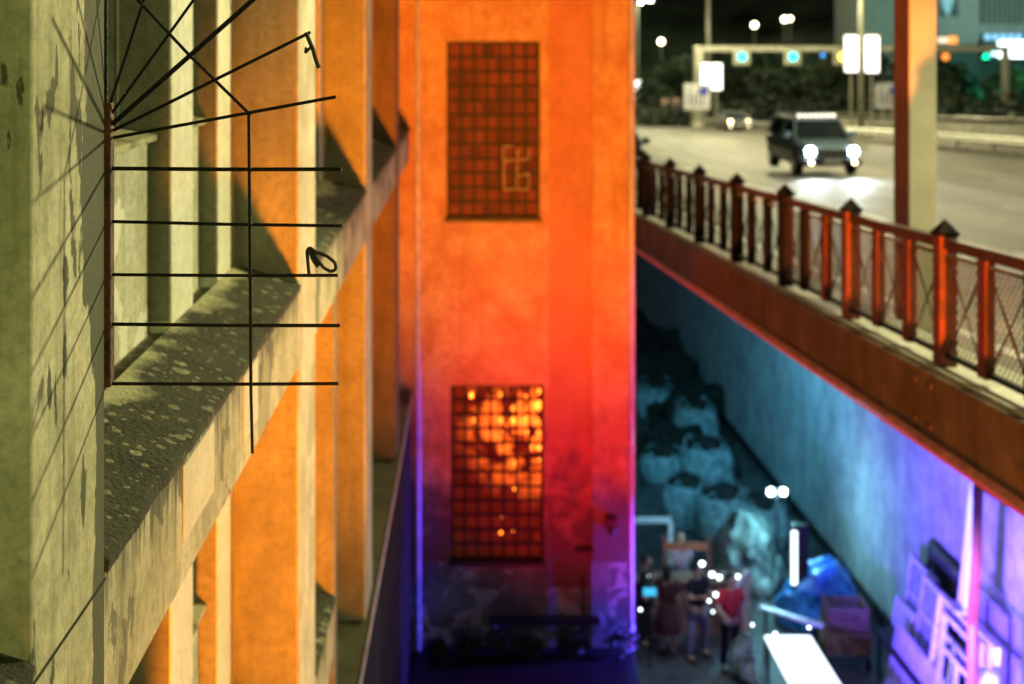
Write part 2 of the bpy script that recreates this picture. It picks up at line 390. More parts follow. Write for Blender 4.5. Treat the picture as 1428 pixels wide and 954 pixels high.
for bi, (a, c) in enumerate(bays):
    for zi, zL in enumerate(LZ):
        if zi == 0 and bi > 1: continue
        if zi == 1 and bi > 2: continue
        e = c
        if zi == 1 and bi == 2: e = 10.35
        MB().prism([(-.003, zL-.485), (-.003, zL-.05), (-.36, zL+.075), (-.98, zL+.075), (-.98, zL-.485)], a+.001, e-.001).build('ledge_beam', M['beam'], fac)
        m = MB(); n_ = max(8, int((e-a)/.03)) if (zi == 2 and bi in (1,2)) else 12; prev = None
        for q_ in range(n_+1):
            y_ = a+.002+(e-a-.004)*q_/n_
            j1 = noise.noise(Vector((y_*9, zL, 1)))*.010+noise.noise(Vector((y_*38, zL, 2)))*.007; j1 -= max(0, noise.noise(Vector((y_*4, zL, 5)))-.25)*.05
            j2 = noise.noise(Vector((y_*22, zL, 7)))*.004
            ring = [m.b.verts.new(v) for v in ((.008+j1*.5, y_, zL-.048), (.013+j1, y_, zL-.012+j2), (-.01+j1*.6, y_, zL-.001+j2*.5), (-.362, y_, zL+.115), (-.362, y_, zL+.078))]
            if prev:
                for k_ in range(5): m.b.faces.new((prev[k_], prev[(k_+1)%5], ring[(k_+1)%5], ring[k_]))
            else: m.b.faces.new(ring)
            prev = ring
        m.b.faces.new(prev[::-1])
        m.build('ledge_top', M['ledge'], fac)
        if zi == 4: continue
        # storey above this ledge
        ztop = zL+2.64-.485
        span = zL+.965
        B = c-.0
        wide0, wide1 = a+.22, a+2.6
        if bi == 4: wide1 = a+1.3
        n0, n1 = wide1+.5, c-.54
        spans = [(a, wide0, 1), (wide0, wide1, 0), (wide1, wide1+.5, 1)]
        if n1 > n0+.2: spans += [(n0, n1, 0), (n1, c, 1)]
        else: spans += [(wide1+.5, c, 1)]
        for (p, q, solid) in spans:
            if q-p < .02: continue
            if zi == 1 and bi == 2 and p > 10.4: continue
            if solid:
                MB().box(-.9, -.37, p+.001, q-.001, zL+.05, ztop).build('pilaster', M['pilaster'], fac, .008)
                if p > a+.05: MB().box(-.61, -.38, p-.005, p+.03, zL+.13, ztop-.01).build('jamb', M['reveal'], fac)
            else:
                MB().box(-.9, -.47, p, q, zL+.05, span).build('spandrel', M['spandrel'], fac)
                MB().prism([(-.43, span+.002), (-.43, span+.03), (-.64, span+.075), (-.64, span+.002)], p+.004, q-.004).build('sill', M['ledge'], fac, .004)
                w = empty('window', (0,0,0), None, None); w.parent = fac
                zb, zt = span+.07, ztop
                fr = MB(); x0, x1 = -.68, -.62
                fr.box(x0, x1, p+.002, p+.06, zb, zt-.002); fr.box(x0, x1, q-.06, q-.002, zb, zt-.002)
                fr.box(x0, x1, p+.06, q-.06, zb, zb+.06); fr.box(x0, x1, p+.06, q-.06, zt-.07, zt-.002)
                nm = 3 if q-p > 1.5 else 0
                for k in range(nm):
                    yy = p+(q-p)*(k+1)/(nm+1); fr.box(x0-.004, x1-.006, yy-.02, yy+.02, zb+.06, zt-.07)
                fr.build('window_frame', M['frame'], w)
                MB().box(-.665, -.655, p+.03, q-.03, zb+.03, zt-.03).build('pane', M['glass'], w)
    MB().box(-1.6, -1.002, a, c, 0, 16.4).build('back_wall', M['interior'], fac)
# lower walls and plinth
MB().box(-.99, -.002, -.8, 3.319, 0, 4.565).box(-.99, -.002, 3.981, 8.299, 0, 4.565).build('lower_wall', M['pier_far'], fac)
MB().box(-.99, .03, 9.161, 21.95, 0, 6.2).build('plinth_wall', M['earth'], fac)
MB().prism([(.05, 6.2), (.05, 6.27), (-.4, 6.3), (-.99, 6.3), (-.99, 6.2)], 9.162, 21.94).build('plinth_ledge', M['moss'], fac, .01)
MB().path([(.055, 9.3, 6.29), (.055, 14, 6.285), (.06, 18, 6.29), (.055, 21.8, 6.28)], .012).build('edge_conduit', M['pipe'], fac)
MB().box(-.99, -.3, 10.36, 13.27, 6.31, 9.84).build('rear_wall', M['reveal'], fac)
MB().box(-.25, .0, 10.36, 10.55, 6.31, 9.845).build('slim_pier', M['reveal'], fac, .008)
MB().box(-.99, -.34, 14.11, 18.25, 6.31, 9.84).box(-.99, -.34, 19.01, 21.9, 6.31, 9.84).build('rear_wall', M['pier_far'], fac)
# crack line across the first pier, its slab joint
MB().prism([(.0, 10.267), (.003, 10.269), (.003, 10.274), (.0, 10.277)], 3.32, 3.98).build('slab_joint', M['interior'], fac)
for a_, c_, z0_, z1_ in ((5.04,5.62,9.99,10.262),(6.35,6.75,9.97,10.262)):  # pale sheets paint spots of light onto the beam face
    MB().box(-.001, .0025, a_, c_, z0_, z1_).build('beam_lit_spot', M['lit_spot'], fac)
# thin cable against the inner wall
MB().path([(-.36, 4.6, 12.4), (-.36, 4.61, 11.3), (-.355, 4.6, 10.5)], .006).build('cable', M['strap'], fac)

# ================================================================ FAN BARRIER
D = 4.0
gb = empty('fan_barrier', U(149, 538, D), 'black iron fan barrier with rusty post projecting from the near pier over the mossy ledge', 'barrier')
def gp(x, y, dd=0.0): return U(x, y, D+dd)-gb.location
mb = MB()
a = gp(141, 538); c = gp(157, 143)
mb.box(a.x, c.x, -.02, .02, a.z, c.z).build('post', M['rust'], gb, .003)
for y0 in (200, 415):
    p = gp(139, y0+8); MB().box(p.x-.012, p.x+.012, -.03, .006, p.z-.016, p.z+.016).tube((p.x-.004,-.03,p.z-.026),(p.x-.004,-.03,p.z+.026),.008).build('hinge', M['rust'], gb, .002)
R_ = .0047
rods = [((148,143),(148,-260),R_), ((152,150),(245,-135),R_), ((156,158),(400,-180),R_*.9), ((157,173),(400,-42),R_*1.5), ((158,182),(433,45),R_), ((158,192),(469,135),R_)]
for p, q, r in rods: MB().tube(gp(*p), gp(*q), r, 10).build('fan_rod', M['blackiron'], gb, smooth=False)
for (x1, y0, y1, r) in ((476,235,236,R_*1.2),(477,309,315,R_),(471,383,384,R_),(474,452,454,R_*1.1),(472,535,535,R_*1.05)):
    MB().tube(gp(157,y0), gp((157+x1)/2,(y0+y1)/2+.8), r, 10).tube(gp((157+x1)/2,(y0+y1)/2+.8), gp(x1,y1), r, 10).build('crossbar', M['blackiron'], gb)
MB().tube(gp(347,158,-.01), gp(349,400,-.01), R_, 10).tube(gp(349,400,-.01), gp(350,545,-.01), R_, 10).tube(gp(350,545,-.01), gp(352,632,-.012), R_*.9, 10).build('upright_rod', M['blackiron'], gb)
MB().tube(gp(347,158,-.01), gp(265,78,-.01), R_, 10).tube(gp(265,78,-.01), gp(150,-45,-.01), R_, 10).build('diagonal_rod', M['blackiron'], gb)
for (x, y) in ((348,158),(349,236),(349,312),(349,383.5),(349,453),(350,535),(265,76)):
    q = gp(x, y, -.006); MB().ball(q, .0068, 1).build('weld', M['blackiron'], gb)
st = empty('torn_strap', U(430, 50, D-.01), 'short torn black strap hanging from the tip of the upper fan rod', 'strap')
def sp(x, y, dd=0): return U(x, y, D-.01+dd)-st.location
def ribbon(pts, w, t=.003):
    m = MB()
    for p, q in zip(pts[:-1], pts[1:]): m.tube(p, q, w, 6)
    return m
ribbon([sp(427,45), sp(431,56), sp(437,70), sp(440,82), sp(445,95)], .006).build('webbing', M['strap'], st)
ribbon([sp(433,66), sp(426,74), sp(427,66)], .004).build('loose_end', M['strap'], st)
s2 = empty('looped_strap', U(450, 383, D-.01), 'black strap tied in a loop around the third crossbar of the fan barrier', 'strap')
def sp2(x, y, dd=0): return U(x, y, D-.01+dd)-s2.location
ribbon([sp2(431,383), sp2(428,350), sp2(432,345), sp2(441,352), sp2(456,357), sp2(467,366), sp2(469,375), sp2(462,379), sp2(452,374), sp2(443,362), sp2(436,349)], .0048).build('webbing', M['strap'], s2)
ribbon([sp2(431,345), sp2(437,362), sp2(444,372)], .0065).build('knot', M['strap'], s2)

# ================================================================ TOWER
tw = empty('stair_tower', (.15, 22, 0), 'tall rendered stair tower with two glass block windows, orange above and purple below', 'tower')
TX = .15; TY = 22
def tb(m, x0, x1, y0, y1, z0, z1): return m.box(x0-TX, x1-TX, y0-TY, y1-TY, z0, z1)
xl, xm, xr0, xr = -2.3, .566, 1.23, 1.897
w1 = (-1.01, .43, 8.92, 11.66); w2 = (-.95, .49, 3.61, 6.34)
m = MB()
tb(m, xl, xm, 22, 22.3, 6.34, 8.92); tb(m, xl, xm, 22, 22.3, 11.66, 18)
for w in (w1, w2):
    tb(m, xl, w[0], 22, 22.3, w[2], w[3]); tb(m, w[1], xm, 22, 22.3, w[2], w[3])
m.build('front_wall', M['tower'], tw)
tb(MB(), xl, xm, 22, 22.3, 0, 3.61).build('base_wall', M['tower_low'], tw)
tb(MB(), xm+.001, xr0-.001, 22.035, 22.3, 3.2, 18).build('recessed_band', M['tower_b'], tw)
tb(MB(), xr0, xr, 21.97, 22.3, 3.6, 18).build('corner_pier', M['tower'], tw, .01)
tb(tb(MB(), xr0, xr, 21.98, 22.3, 0, 3.598), xm+.001, xr0-.001, 22.03, 22.3, 0, 3.198).build('lower_pier', M['tower_low'], tw)
tb(MB(), xl, xr-.01, 22.302, 27.5, 0, 18).build('tower_body', M['tower'], tw)
def gb_mat(name, lit):
    m, nt, b = nodes(name); N = nt.nodes; L = nt.links
    b.inputs['Base Color'].default_value = (.16,.07,.04,1); b.inputs['Roughness'].default_value = .75; b.inputs['Specular IOR Level'].default_value = .15
    tc = N.new('ShaderNodeTexCoord'); mp = N.new('ShaderNodeMapping')
    L.new(tc.outputs['Object'], mp.inputs[0])
    sn = N.new('ShaderNodeVectorMath'); sn.operation = 'SNAP'; sn.inputs[1].default_value = (.2057,10,.2277)
    L.new(mp.outputs[0], sn.inputs[0])
    wn = N.new('ShaderNodeTexWhiteNoise'); L.new(sn.outputs[0], wn.inputs['Vector'])
    n = N.new('ShaderNodeTexNoise'); n.inputs['Scale'].default_value = 5; L.new(tc.outputs['Object'], n.inputs[0])
    r = N.new('ShaderNodeValToRGB'); r.color_ramp.elements[0].color = (.07,.03,.025,1); r.color_ramp.elements[1].color = (.17,.055,.04,1)
    L.new(wn.outputs['Value'], r.inputs[0]); L.new(r.outputs[0], b.inputs['Base Color'])
    if lit:
        # lamp in the stairwell behind the blocks: its warm glow falls off from the upper right
        c = Vector((.30-TX, 0, 5.75))
        d = N.new('ShaderNodeVectorMath'); d.operation = 'DISTANCE'; d.inputs[1].default_value = (.36-TX, -.0, 5.72)
        sc2 = N.new('ShaderNodeVectorMath'); sc2.operation = 'MULTIPLY'; sc2.inputs[1].default_value = (1,0,1); L.new(tc.outputs['Object'], sc2.inputs[0])
        L.new(sc2.outputs[0], d.inputs[0])
        k = N.new('ShaderNodeMapRange'); k.inputs['From Min'].default_value = .05; k.inputs['From Max'].default_value = 1.35; k.inputs['To Min'].default_value = 1; k.inputs['To Max'].default_value = 0
        L.new(d.outputs['Value'], k.inputs[0])
        pw = N.new('ShaderNodeMath'); pw.operation = 'POWER'; pw.inputs[1].default_value = 1.5; L.new(k.outputs[0], pw.inputs[0])
        n2 = N.new('ShaderNodeTexNoise'); n2.inputs['Scale'].default_value = 4.5; n2.inputs['Detail'].default_value = 3; L.new(tc.outputs['Object'], n2.inputs[0])
        k2 = N.new('ShaderNodeMapRange'); k2.inputs['From Min'].default_value = .42; k2.inputs['From Max'].default_value = .62; L.new(n2.outputs['Fac'], k2.inputs[0])
        mu = N.new('ShaderNodeMath'); mu.operation = 'MULTIPLY'; L.new(pw.outputs[0], mu.inputs[0]); L.new(k2.outputs[0], mu.inputs[1])
        m3 = N.new('ShaderNodeMath'); m3.operation = 'MULTIPLY_ADD'; L.new(mu.outputs[0], m3.inputs[0]); m3.inputs[1].default_value = 7; m3.inputs[2].default_value = .03
        L.new(m3.outputs[0], b.inputs['Emission Strength']); b.inputs['Emission Color'].default_value = (1,.12,.01,1)
    else:
        b.inputs['Emission Color'].default_value = (.5,.06,.02,1); b.inputs['Emission Strength'].default_value = .06
    bp = N.new('ShaderNodeBump'); bp.inputs['Strength'].default_value = .4; L.new(n.outputs['Fac'], bp.inputs['Height']); L.new(bp.outputs['Normal'], b.inputs['Normal'])
    return m
for wi, w in enumerate((w1, w2)):
    wn_ = empty('glass_block_window', (0,0,0), None, None); wn_.parent = tw
    wn_['label'] = 'dark upper glass block window' if wi == 0 else 'lower glass block window glowing orange at its upper right'
    m = MB(); nx, nz = 7, 12
    # glass blocks: one pillow per cell
    cw = (w[1]-w[0]-.04)/nx; chh = (w[3]-w[2]-.04)/nz
    for i in range(nx):
        for j in range(nz):
            cx, cz = w[0]+.02+(i+.5)*cw, w[2]+.02+(j+.5)*chh
            tb(m, cx-cw/2+.016, cx+cw/2-.016, 22.12, 22.2, cz-chh/2+.016, cz+chh/2-.016)
    m.build('glass_blocks', gb_mat('glass_block_%s' % ('lit' if wi else 'dark'), wi == 1), wn_, .012)
    tb(MB(), w[0]+.001, w[1]-.001, 22.15, 22.29, w[2]+.001, w[3]-.001).build('mortar_backing', M['strap'], wn_)
    g = MB()
    for i in range(nx+1):
        x = w[0]+.02+i*cw; tb(g, x-.022, x+.022, 22.085, 22.115, w[2]+.01, w[3]-.01)
    for j in range(nz+1):
        z = w[2]+.02+j*chh; tb(g, w[0]+.01, w[1]-.01, 22.08, 22.112, z-.02, z+.02)
    g.build('grid', M['strap'], wn_)
    tb(MB(), w[0]-.03, w[1]+.03, 21.93, 22.14, w[2]-.05, w[2]+.02).build('sill', M['iron'], wn_, .006)
    if wi == 0:
        # pale bars paint brightly lit muntins into the lower right of the grid
        rp = MB(); q = lambda x, y: (U(x, y, 21.95)-Vector((TX, TY, 0)))
        for p0, p1 in (((702,205),(703,265)),((702,265),(738,264)),((704,224),(737,223)),((722,207),(721,262)),((738,206),(738,222)),((738,243),(722,246)),((737,243),(738,263)),((716,205),(704,205))):
            a_ = q(*p0); c_ = q(*p1); a_.y = c_.y = .04; rp.tube(a_, c_, .013)
        rp.build('lit_bars', M['woodp'], wn_)
    else:
        rr = random.Random(5)
        for (x, y) in ((657,550),(697,550),(733,550),(752,548),(717,567),(735,568),(752,566),(661,588),(697,585),(718,587),(735,583),(752,588),(680,603),(699,603),(719,603),(735,600),(752,604),(700,625),(740,626),(752,622),(719,644),(750,643),(716,684),(721,701),(700,722),(697,742),(716,742)):
            p = U(x+rr.uniform(-2,2), y+rr.uniform(-3,3), 22.1)-Vector((TX, TY, 0)); k_ = rr.uniform(.5,1.35)*(1.15 if x > 710 and y < 640 else .7)
            bl = MB(); bl.ball(p, .032*k_, 2, (1,.5,rr.uniform(.9,1.9)))
            e_ = 'stairwell_glint_%d' % rr.choice((3, 5, 8))
            bl.build('lamp_glint', bpy.data.materials[e_] if e_ in bpy.data.materials else emis(e_, (1,.23,.02), int(e_.split('_')[-1])), wn_)
# services on the tower
for x, r, nm in ((583, .045, 'left'), (880, .04, 'right')):
    p = U(x, 0, 21.88); X = p.x-TX
    dp = MB().tube((X, -.12, .2), (X, -.12, 17.5), r, 14).build('drainpipe', M['pipe'], tw, smooth=True)
    br = MB()
    for z in (2.6, 5.3, 7.1, 9.2, 11.4): br.tube((X, -.12, z), (X, -.12, z+.08), r+.012, 14)
    each(br, 'bracket', M['pipe'], dp)
p = U(853, 730, 21.9)-Vector((TX,TY,0))
lb = MB().box(p.x-.09, p.x+.09, -.16, -.03, p.z-.09, p.z+.1).build('lamp_box', M['iron'], tw, .01)
MB().ball((p.x, -.15, p.z-.1), .07, 2).build('lamp_globe', M['glass'], lb, smooth=True)
p = U(815, 767, 21.95)-Vector((TX,TY,0)); MB().box(p.x-.15, p.x+.15, -.1, .03, p.z-.025, p.z+.025).build('wall_bracket', M['iron'], tw, .005)
p0 = U(685, 866, 21.9)-Vector((TX,TY,0)); p1 = U(836, 868, 21.9)-Vector((TX,TY,0))
MB().box(p0.x, p1.x, -.16, -.001, p0.z-.05, p0.z+.05).build('wall_shelf', M['iron'], tw, .01)
MB().tube((.95,-.035,.1),(.95,-.035,3.4),.018).build('cable', M['strap'], tw)
# annex roof in front
an = empty('annex', (.15, 20.6, 0), 'low dark annex with a flat bitumen roof at the foot of the tower', 'annex')
MB().box(-1.6, 1.68, -1.2, 1.36, 0, 2.2).build('wall', M['tower_low'], an)
MB().box(-1.66, 1.72, -1.26, 1.37, 2.2, 2.3).build('roof', M['iron'], an, .01)
# weeds and rubbish on the roof
def leafblob(m, c, r, n, s, sq=(1,1,1)):
    for k in range(n):
        v = Vector((random.gauss(0,1), random.gauss(0,1), random.gauss(0,1))); v.normalize()
        v *= r*random.random()**.4; p = Vector(c)+Vector((v.x*sq[0], v.y*sq[1], v.z*sq[2]))
        a = Vector((random.uniform(-1,1), random.uniform(-1,1), random.uniform(-1,1))).normalized()
        b = a.orthogonal().normalized(); q = s*random.uniform(.5,1.4)
        m.quad(p+a*q, p+b*q*.6, p-a*q, p-b*q*.6)
for i, (x, h) in enumerate(((610,.25),(655,.35),(700,.45),(742,.3),(800,.4),(865,.5))):
    p = U(x, 905, 21.6); p.z = 2.3
    w_ = empty('roof_weed', p, ['low weed at the left end of the annex roof','small weed left of centre on the annex roof','bushy weed at the middle of the annex roof','short weed right of centre on the annex roof','spreading weed lit blue on the right of the annex roof','tall weed beside the right drainpipe on the annex roof'][i], 'weed', 'weeds on the annex roof')
    m = MB(); leafblob(m, (0,0,h*.55), h*.6, 160, .045, (1,.5,1)); m.build('leaves', M['leaf2'], w_)
    MB().tube((0,0,0),(0,0,h*.7),.01,5).tube((0,0,.05),(.1,0,h*.6),.006,5).build('stem', M['bark'], w_)

# ================================================================ GROUND, ROAD DECK
o = MB().quad((-300,-60,0),(300,-60,0),(300,600,0),(-300,600,0)).build('ground', M['ground']); o['kind'] = 'structure'
o = MB(RD).box(-.12, .45, -8, 150, -.5, 0).build('kerb', M['kerb']); o['kind'] = 'structure'
o = MB(RD).box(.452, 70, -8, 230, -.45, -.12).build('road', M['asph']); o['kind'] = 'structure'
for l0 in (4.6, 8.2, 11.8):
    m = MB(RD)
    for k in range(-1, 14): m.box(l0, l0+.13, k*9., k*9.+3.2, -.119, -.115)
    tag(m.build('lane_marking', M['mark']), kind='structure')
tag(MB(RD).box(1.0, 1.13, -8, 150, -.119, -.115).build('edge_line', M['mark']), kind='structure')
fa = empty('bridge_parapet', RD(-.2, 12, 0), 'long rust red parapet beam along the edge of the elevated road', 'parapet')
def lw(o, par):   # keep world-built meshes under an empty
    o.parent = par; o.matrix_parent_inverse = Matrix.Translation(par.location).inverted(); return o
m = MB(RD)
for k in range(40): m.box(-.2, -.122, -8+k*3.95+.008, -8+(k+1)*3.95-.008, -.56, -.03)
lw(m.build('fascia', M['fascia']), fa)
m = MB(RD)
for k in range(40):
    for dt_ in (.18, 3.77):
        for h_ in (-.46, -.13): m.tube((-.2, -8+k*3.95+dt_, h_), (-.214, -8+k*3.95+dt_, h_), .022, 8)
lw(m.build('bolts', M['rust']), fa)
lw(MB(RD).prism([(-.2,-.565),(-.25,-.6),(-.22,-.63),(-.05,-.63),(-.05,-.565)], -8, 150).build('drip_lip', mat('lip_red_lit', (.9,.3,.25), .45)), fa)  # bright red paints in the light the lip catches from below
lw(MB(RD).tube((-.262,-8,-.615),(-.262,150,-.615),.012,8).build('lip_glow', emis('lip_glow_red', (1,.09,.09), .3)), fa)  # glowing line added to brighten the lip, not a known lamp
tag(MB(RD).box(-.1, 5.0, -8, 150, -.556, -.502).build('deck_soffit', M['barrier']), kind='structure')
rw = MB(lambda l, t, h: Vector((4.39-.0676*t+l, t+.0676*l, h if h < 1 else 9.6-.048*t-.57)))
for k in range(30):
    a = -8+k*5.3; rw.box(5.0, 5.5, a+.012, a+5.288, 0, 8)
rw = tag(rw.build('retaining_wall', M['wallc']), 'tall streaked concrete retaining wall under the elevated road, lit teal and violet', 'wall')
m = MB(lambda l, t, h: Vector((4.39-.0676*t+l, t+.0676*l, h)))
m.tube((4.9, 24, .12), (4.9, 60, .12), .09, 8)
tag(m.build('ground_pipe', M['iron']), 'black pipe lying along the foot of the retaining wall', 'pipe')

# railing
rl = empty('steel_railing', RD(0, 11.8, 0), 'rusty red steel railing with spiked posts and wire mesh along the elevated road', 'railing')
POST = [11.8+2.55*k for k in range(-4, 12)]
for i, t in enumerate(POST):
    red = (i in (4, 5))
    m = MB(RD).box(-.075, .075, t-.08, t+.08, 0, 1.08)
    p = lw(m.build('post', M['railred'] if red else M['raildk'], bevel=.004), rl)
    m = MB(RD).box(-.09, .09, t-.095, t+.095, 1.08, 1.115)
    b0 = [m.b.verts.new(v) for v in ((-.08,t-.085,1.117),(.08,t-.085,1.117),(.08,t+.085,1.117),(-.08,t+.085,1.117))]
    ap = m.b.verts.new((0,t,1.22))
    m.b.faces.new(b0)
    for k in range(4): m.b.faces.new((b0[k], b0[(k+1)%4], ap))
    c = m.build('cap', M['raildk']); c.parent = p
    for k in (1, 2):
        tt = t+.85*k
        lw(MB(RD).box(-.04, .04, tt-.08, tt+.08, .06, .97).build('baluster', M['railred'] if (i, k) in ((3,2),(4,1),(4,2),(5,1)) else M['raildk'], bevel=.003), rl)
    if i < 10:
        m = MB(RD)
        for k in range(3):
            a, c_ = t+.85*k+.07, t+.85*(k+1)-.07
            m.tube((.0, a, .12), (.0, c_, .9), .009, 5); m.tube((.012, a, .9), (.012, c_, .12), .009, 5)
        [lw(q_, rl) for q_ in each(m, 'diagonal_brace', M['raildk'])]
    if i < 6:
        m = MB(RD); n = 30; Lp = 2.43; H = .8
        for k in range(-10, n):
            a = k*Lp/n; x0, x1 = a, a+H
            y0, y1 = .12, .92
            if x0 < 0: y0 = .12+(-x0); x0 = 0
            if x1 > Lp: y1 = .92-(x1-Lp); x1 = Lp
            m.tube((-.022, t+.06+x0, y0), (-.022, t+.06+x1, y1), .0042, 4)
            m.tube((-.026, t+.06+Lp-x0, y0), (-.026, t+.06+Lp-x1, y1), .0042, 4)
        lw(m.build('wire_mesh', M['rust']), rl)
lw(MB(RD).box(-.045, .045, POST[0]-.3, POST[-1], .975, 1.065).build('top_rail', M['railtop'], bevel=.005), rl)
lw(MB(RD).box(-.02, .02, POST[0]-.3, POST[-1], .91, .94).build('mid_rail', M['galv']), rl)
lw(MB(RD).box(-.025, .025, POST[0]-.3, POST[-1], .08, .115).build('bottom_rail', M['raildk']), rl)

# painted column
cp = RD(0,14.3,-.12); cx0, cx1 = (1268-714)/F*14.3, (1306-714)/F*14.3
co = empty('steel_column', ((cx0+cx1)/2, 14.55, cp.z), 'tall square beige steel column standing behind the railing at the road edge', 'column')
MB().box(cx0-co.location.x, cx1-co.location.x, -.25, .31, .03, 8).build('shaft', M['column'], co, .008)
MB().box(cx0-co.location.x-.006, cx0-co.location.x-.0005, -.245, .305, .04, 8).build('side_sheet', mat('column_red_brown', (.34,.1,.07), .5), co)  # thin red-brown sheet over the left side of the column
MB().box(-.26, .26, -.4, .45, -.002, .03).build('base_plate', M['galv'], co, .004)

# ================================================================ ROAD FURNITURE
gr = empty('crash_barrier', RD(19.6, 46, -.12), 'steel crash barrier on posts along the far side of the near carriageway', 'barrier')
m = MB(RD)
m.prism([(19.5,.34),(19.43,.42),(19.5,.5),(19.43,.58),(19.5,.66),(19.56,.66),(19.5,.58),(19.56,.5),(19.5,.42),(19.56,.34)], 14, 150)
lw(m.build('guard_rail', M['galv']), gr)
for k in range(34):
    t = 14+k*4.; lw(MB(RD).box(19.57, 19.68, t-.05, t+.05, -.12, .64).build('barrier_post', M['galv']), gr)
lw(MB(RD).box(19.45, 19.9, 14, 150, -.118, .08).build('barrier_kerb', M['barrier']), gr)
g2 = empty('concrete_barrier', RD(24.6, 46, -.12), 'long pale concrete barrier beyond the crash barrier on the median', 'barrier')
lw(MB(RD).prism([(24.3,-.118),(24.3,.1),(24.5,.35),(24.55,.95),(24.75,.95),(24.8,.35),(25.0,.1),(25.0,-.118)], 10, 170).build('barrier_body', M['barrier']), g2)
lw(MB(RD).tube((24.65,10,1.2),(24.65,170,1.2),.05,6).build('hand_rail', M['galv']), g2)
g3 = empty('roadside_fence', RD(38, 60, -.12), 'low concrete roadside wall with a pale rail before the dark slope', 'fence')
lw(MB(RD).box(38, 38.3, 20, 200, -.118, 1.1).build('wall', M['barrier']), g3)
lw(MB(RD).box(37.98, 38.32, 20, 200, 1.102, 1.3).build('coping', M['galv']), g3)

def rz_road(): return math.atan(.0676)
# street lamps
def street_lamp(px, d, htop, label, grp, heads=1, panels=None, lampy=None):
    base = U(px, 0, d); base.z = 9.6-.048*d-.12
    o = empty('street_lamp', base, label, 'street lamp', grp)
    w = .13
    MB().tube((0,0,0),(0,0,htop), .19 if d < 100 else .17, 10, .11).build('pole', M['galv'], o, smooth=True)
    MB().tube((0,0,0),(0,0,.5), .24, 10, .22).build('pole_base', M['galv'], o)
    for s in ((-1, 1) if heads == 2 else (1,)):
        ar = MB().tube((0,0,htop-.1),(s*1.1,0,htop+.25),.05,6).build('arm', M['galv'], o)
        MB().box(min(s*.9,s*1.7), max(s*.9,s*1.7), -.18, .18, htop+.22, htop+.38).build('lamp_head', M['galv'], ar, .03)
        MB().box(min(s*1.0,s*1.6), max(s*1.0,s*1.6), -.14, .14, htop+.18, htop+.218).build('lamp_lens', M['e_lamp'], ar)
    return o
l1 = street_lamp(1201, 80, 12.5, 'tall street lamp pole between the two larger lit advertising panels', 'street lamps along the road', 2)
l2 = street_lamp(988, 118, 14.0, 'tall street lamp pole behind the left post of the gantry', 'street lamps along the road', 2)
l3 = street_lamp(889, 150, 12.6, 'bright street lamp at the top beside the corner of the orange tower', 'street lamps along the road', 1)
l4 = street_lamp(888, 185, 9.3, 'bright lower street lamp farther down the road beside the tower corner', 'street lamps along the road', 1)
for L_, zz in ((l3, 12.7), (l4, 8.6)):
    MB().ball((.35,0,zz), .16, 2).build('lamp_bulb', M['e_lamp'], L_, smooth=True)
# lit advertising panels on poles
def lit_panel(x0, x1, y0, y1, d, label):
    a, c = U(x0, y1, d), U(x1, y0, d); w, h = c.x-a.x, c.z-a.z
    gz = 9.6-.048*d-.12
    o = empty('lit_advert_panel', ((a.x+c.x)/2, d, gz), label, 'lit panel', 'lit advertising panels beside the lamp poles')
    zb = a.z-gz
    MB().box(-w/2, w/2, -.12, .12, zb, zb+h).build('case', M['white'], o, .12)
    MB().box(-w/2+.05, w/2-.05, -.15, -.121, zb+.05, zb+h-.05).build('lit_face', M['e_white'], o, .01)
    MB().tube((0,.05,0),(0,.05,zb),.07,8).build('leg', M['galv'], o)
lit_panel(1177,1197,49,101,79,'large lit white panel just left of the near street lamp pole')
lit_panel(1205,1226,49,102,79,'large lit white panel just right of the near street lamp pole')
lit_panel(977,990,88,125,107,'narrow lit white panel in front of the gantry post')
lit_panel(991,1007,88,126,107,'lit white panel just right of the gantry post')
lit_panel(885,897,112,139,140,'small lit white panel beside the tower corner below the lamps')
# gantry
gz = 9.6-.048*109-.12
A = U(974, 0, 109); B = U(1402, 0, 109)
ga = empty('sign_gantry', (A.x, 109, gz), 'pale steel gantry spanning the road and carrying lane signals', 'gantry')
W = B.x-A.x; zt = U(0, 68, 109).z-gz
MB().box(-.38, .38, -.35, .35, 0, zt+.22).box(-.55,.55,-.5,.5,0,.6).build('left_leg', M['galv'], ga, .1)
MB().box(W-.25, W+.25, -.25, .25, 0, zt-.23).build('right_leg', M['galv'], ga, .06)
MB().box(.38, W+.25, -.3, .3, zt-.22, zt+.22).build('crossbeam', M['galv'], ga, .06)
for (x, mk, lab) in ((1034,'e_cyan','lane signal with a cyan arrow, left on the gantry'),(1105,'e_cyan','lane signal with a cyan arrow, centre of the gantry'),(1174,'e_amber','lane signal glowing amber beside the lit panel'),(1317,'e_orange','orange lane signal beside the column'),(1373,'e_green','green lane signal near the right leg of the gantry')):
    p = U(x, 79, 108.6); s = .68 if x < 1200 else .4
    o = empty('lane_signal', (p.x, 108.5, p.z), lab, 'signal', 'lane signals hung on the gantry')
    MB().box(-s, s, -.15, .12, -s, s).build('housing', M['galv'] if x < 1200 else M['iron'], o, .15 if s > .5 else .05)
    m = MB(); r = .32 if s > .5 else .3
    m.tube((0,-.155,0),(0,-.2,0), r, 8 if mk != 'e_green' else 3); m.build('signal_light', M[mk], o)
p = U(1147, 77, 108.5)
o = empty('blue_marker_light', (p.x,108.4,p.z), 'small blue light hanging under the gantry beam', 'signal')
MB().tube((0,0,0),(0,-.05,0),.22,3).build('light', M['e_blue'], o); MB().box(-.03,.03,0,.1,0,.5).build('hanger', M['iron'], o)
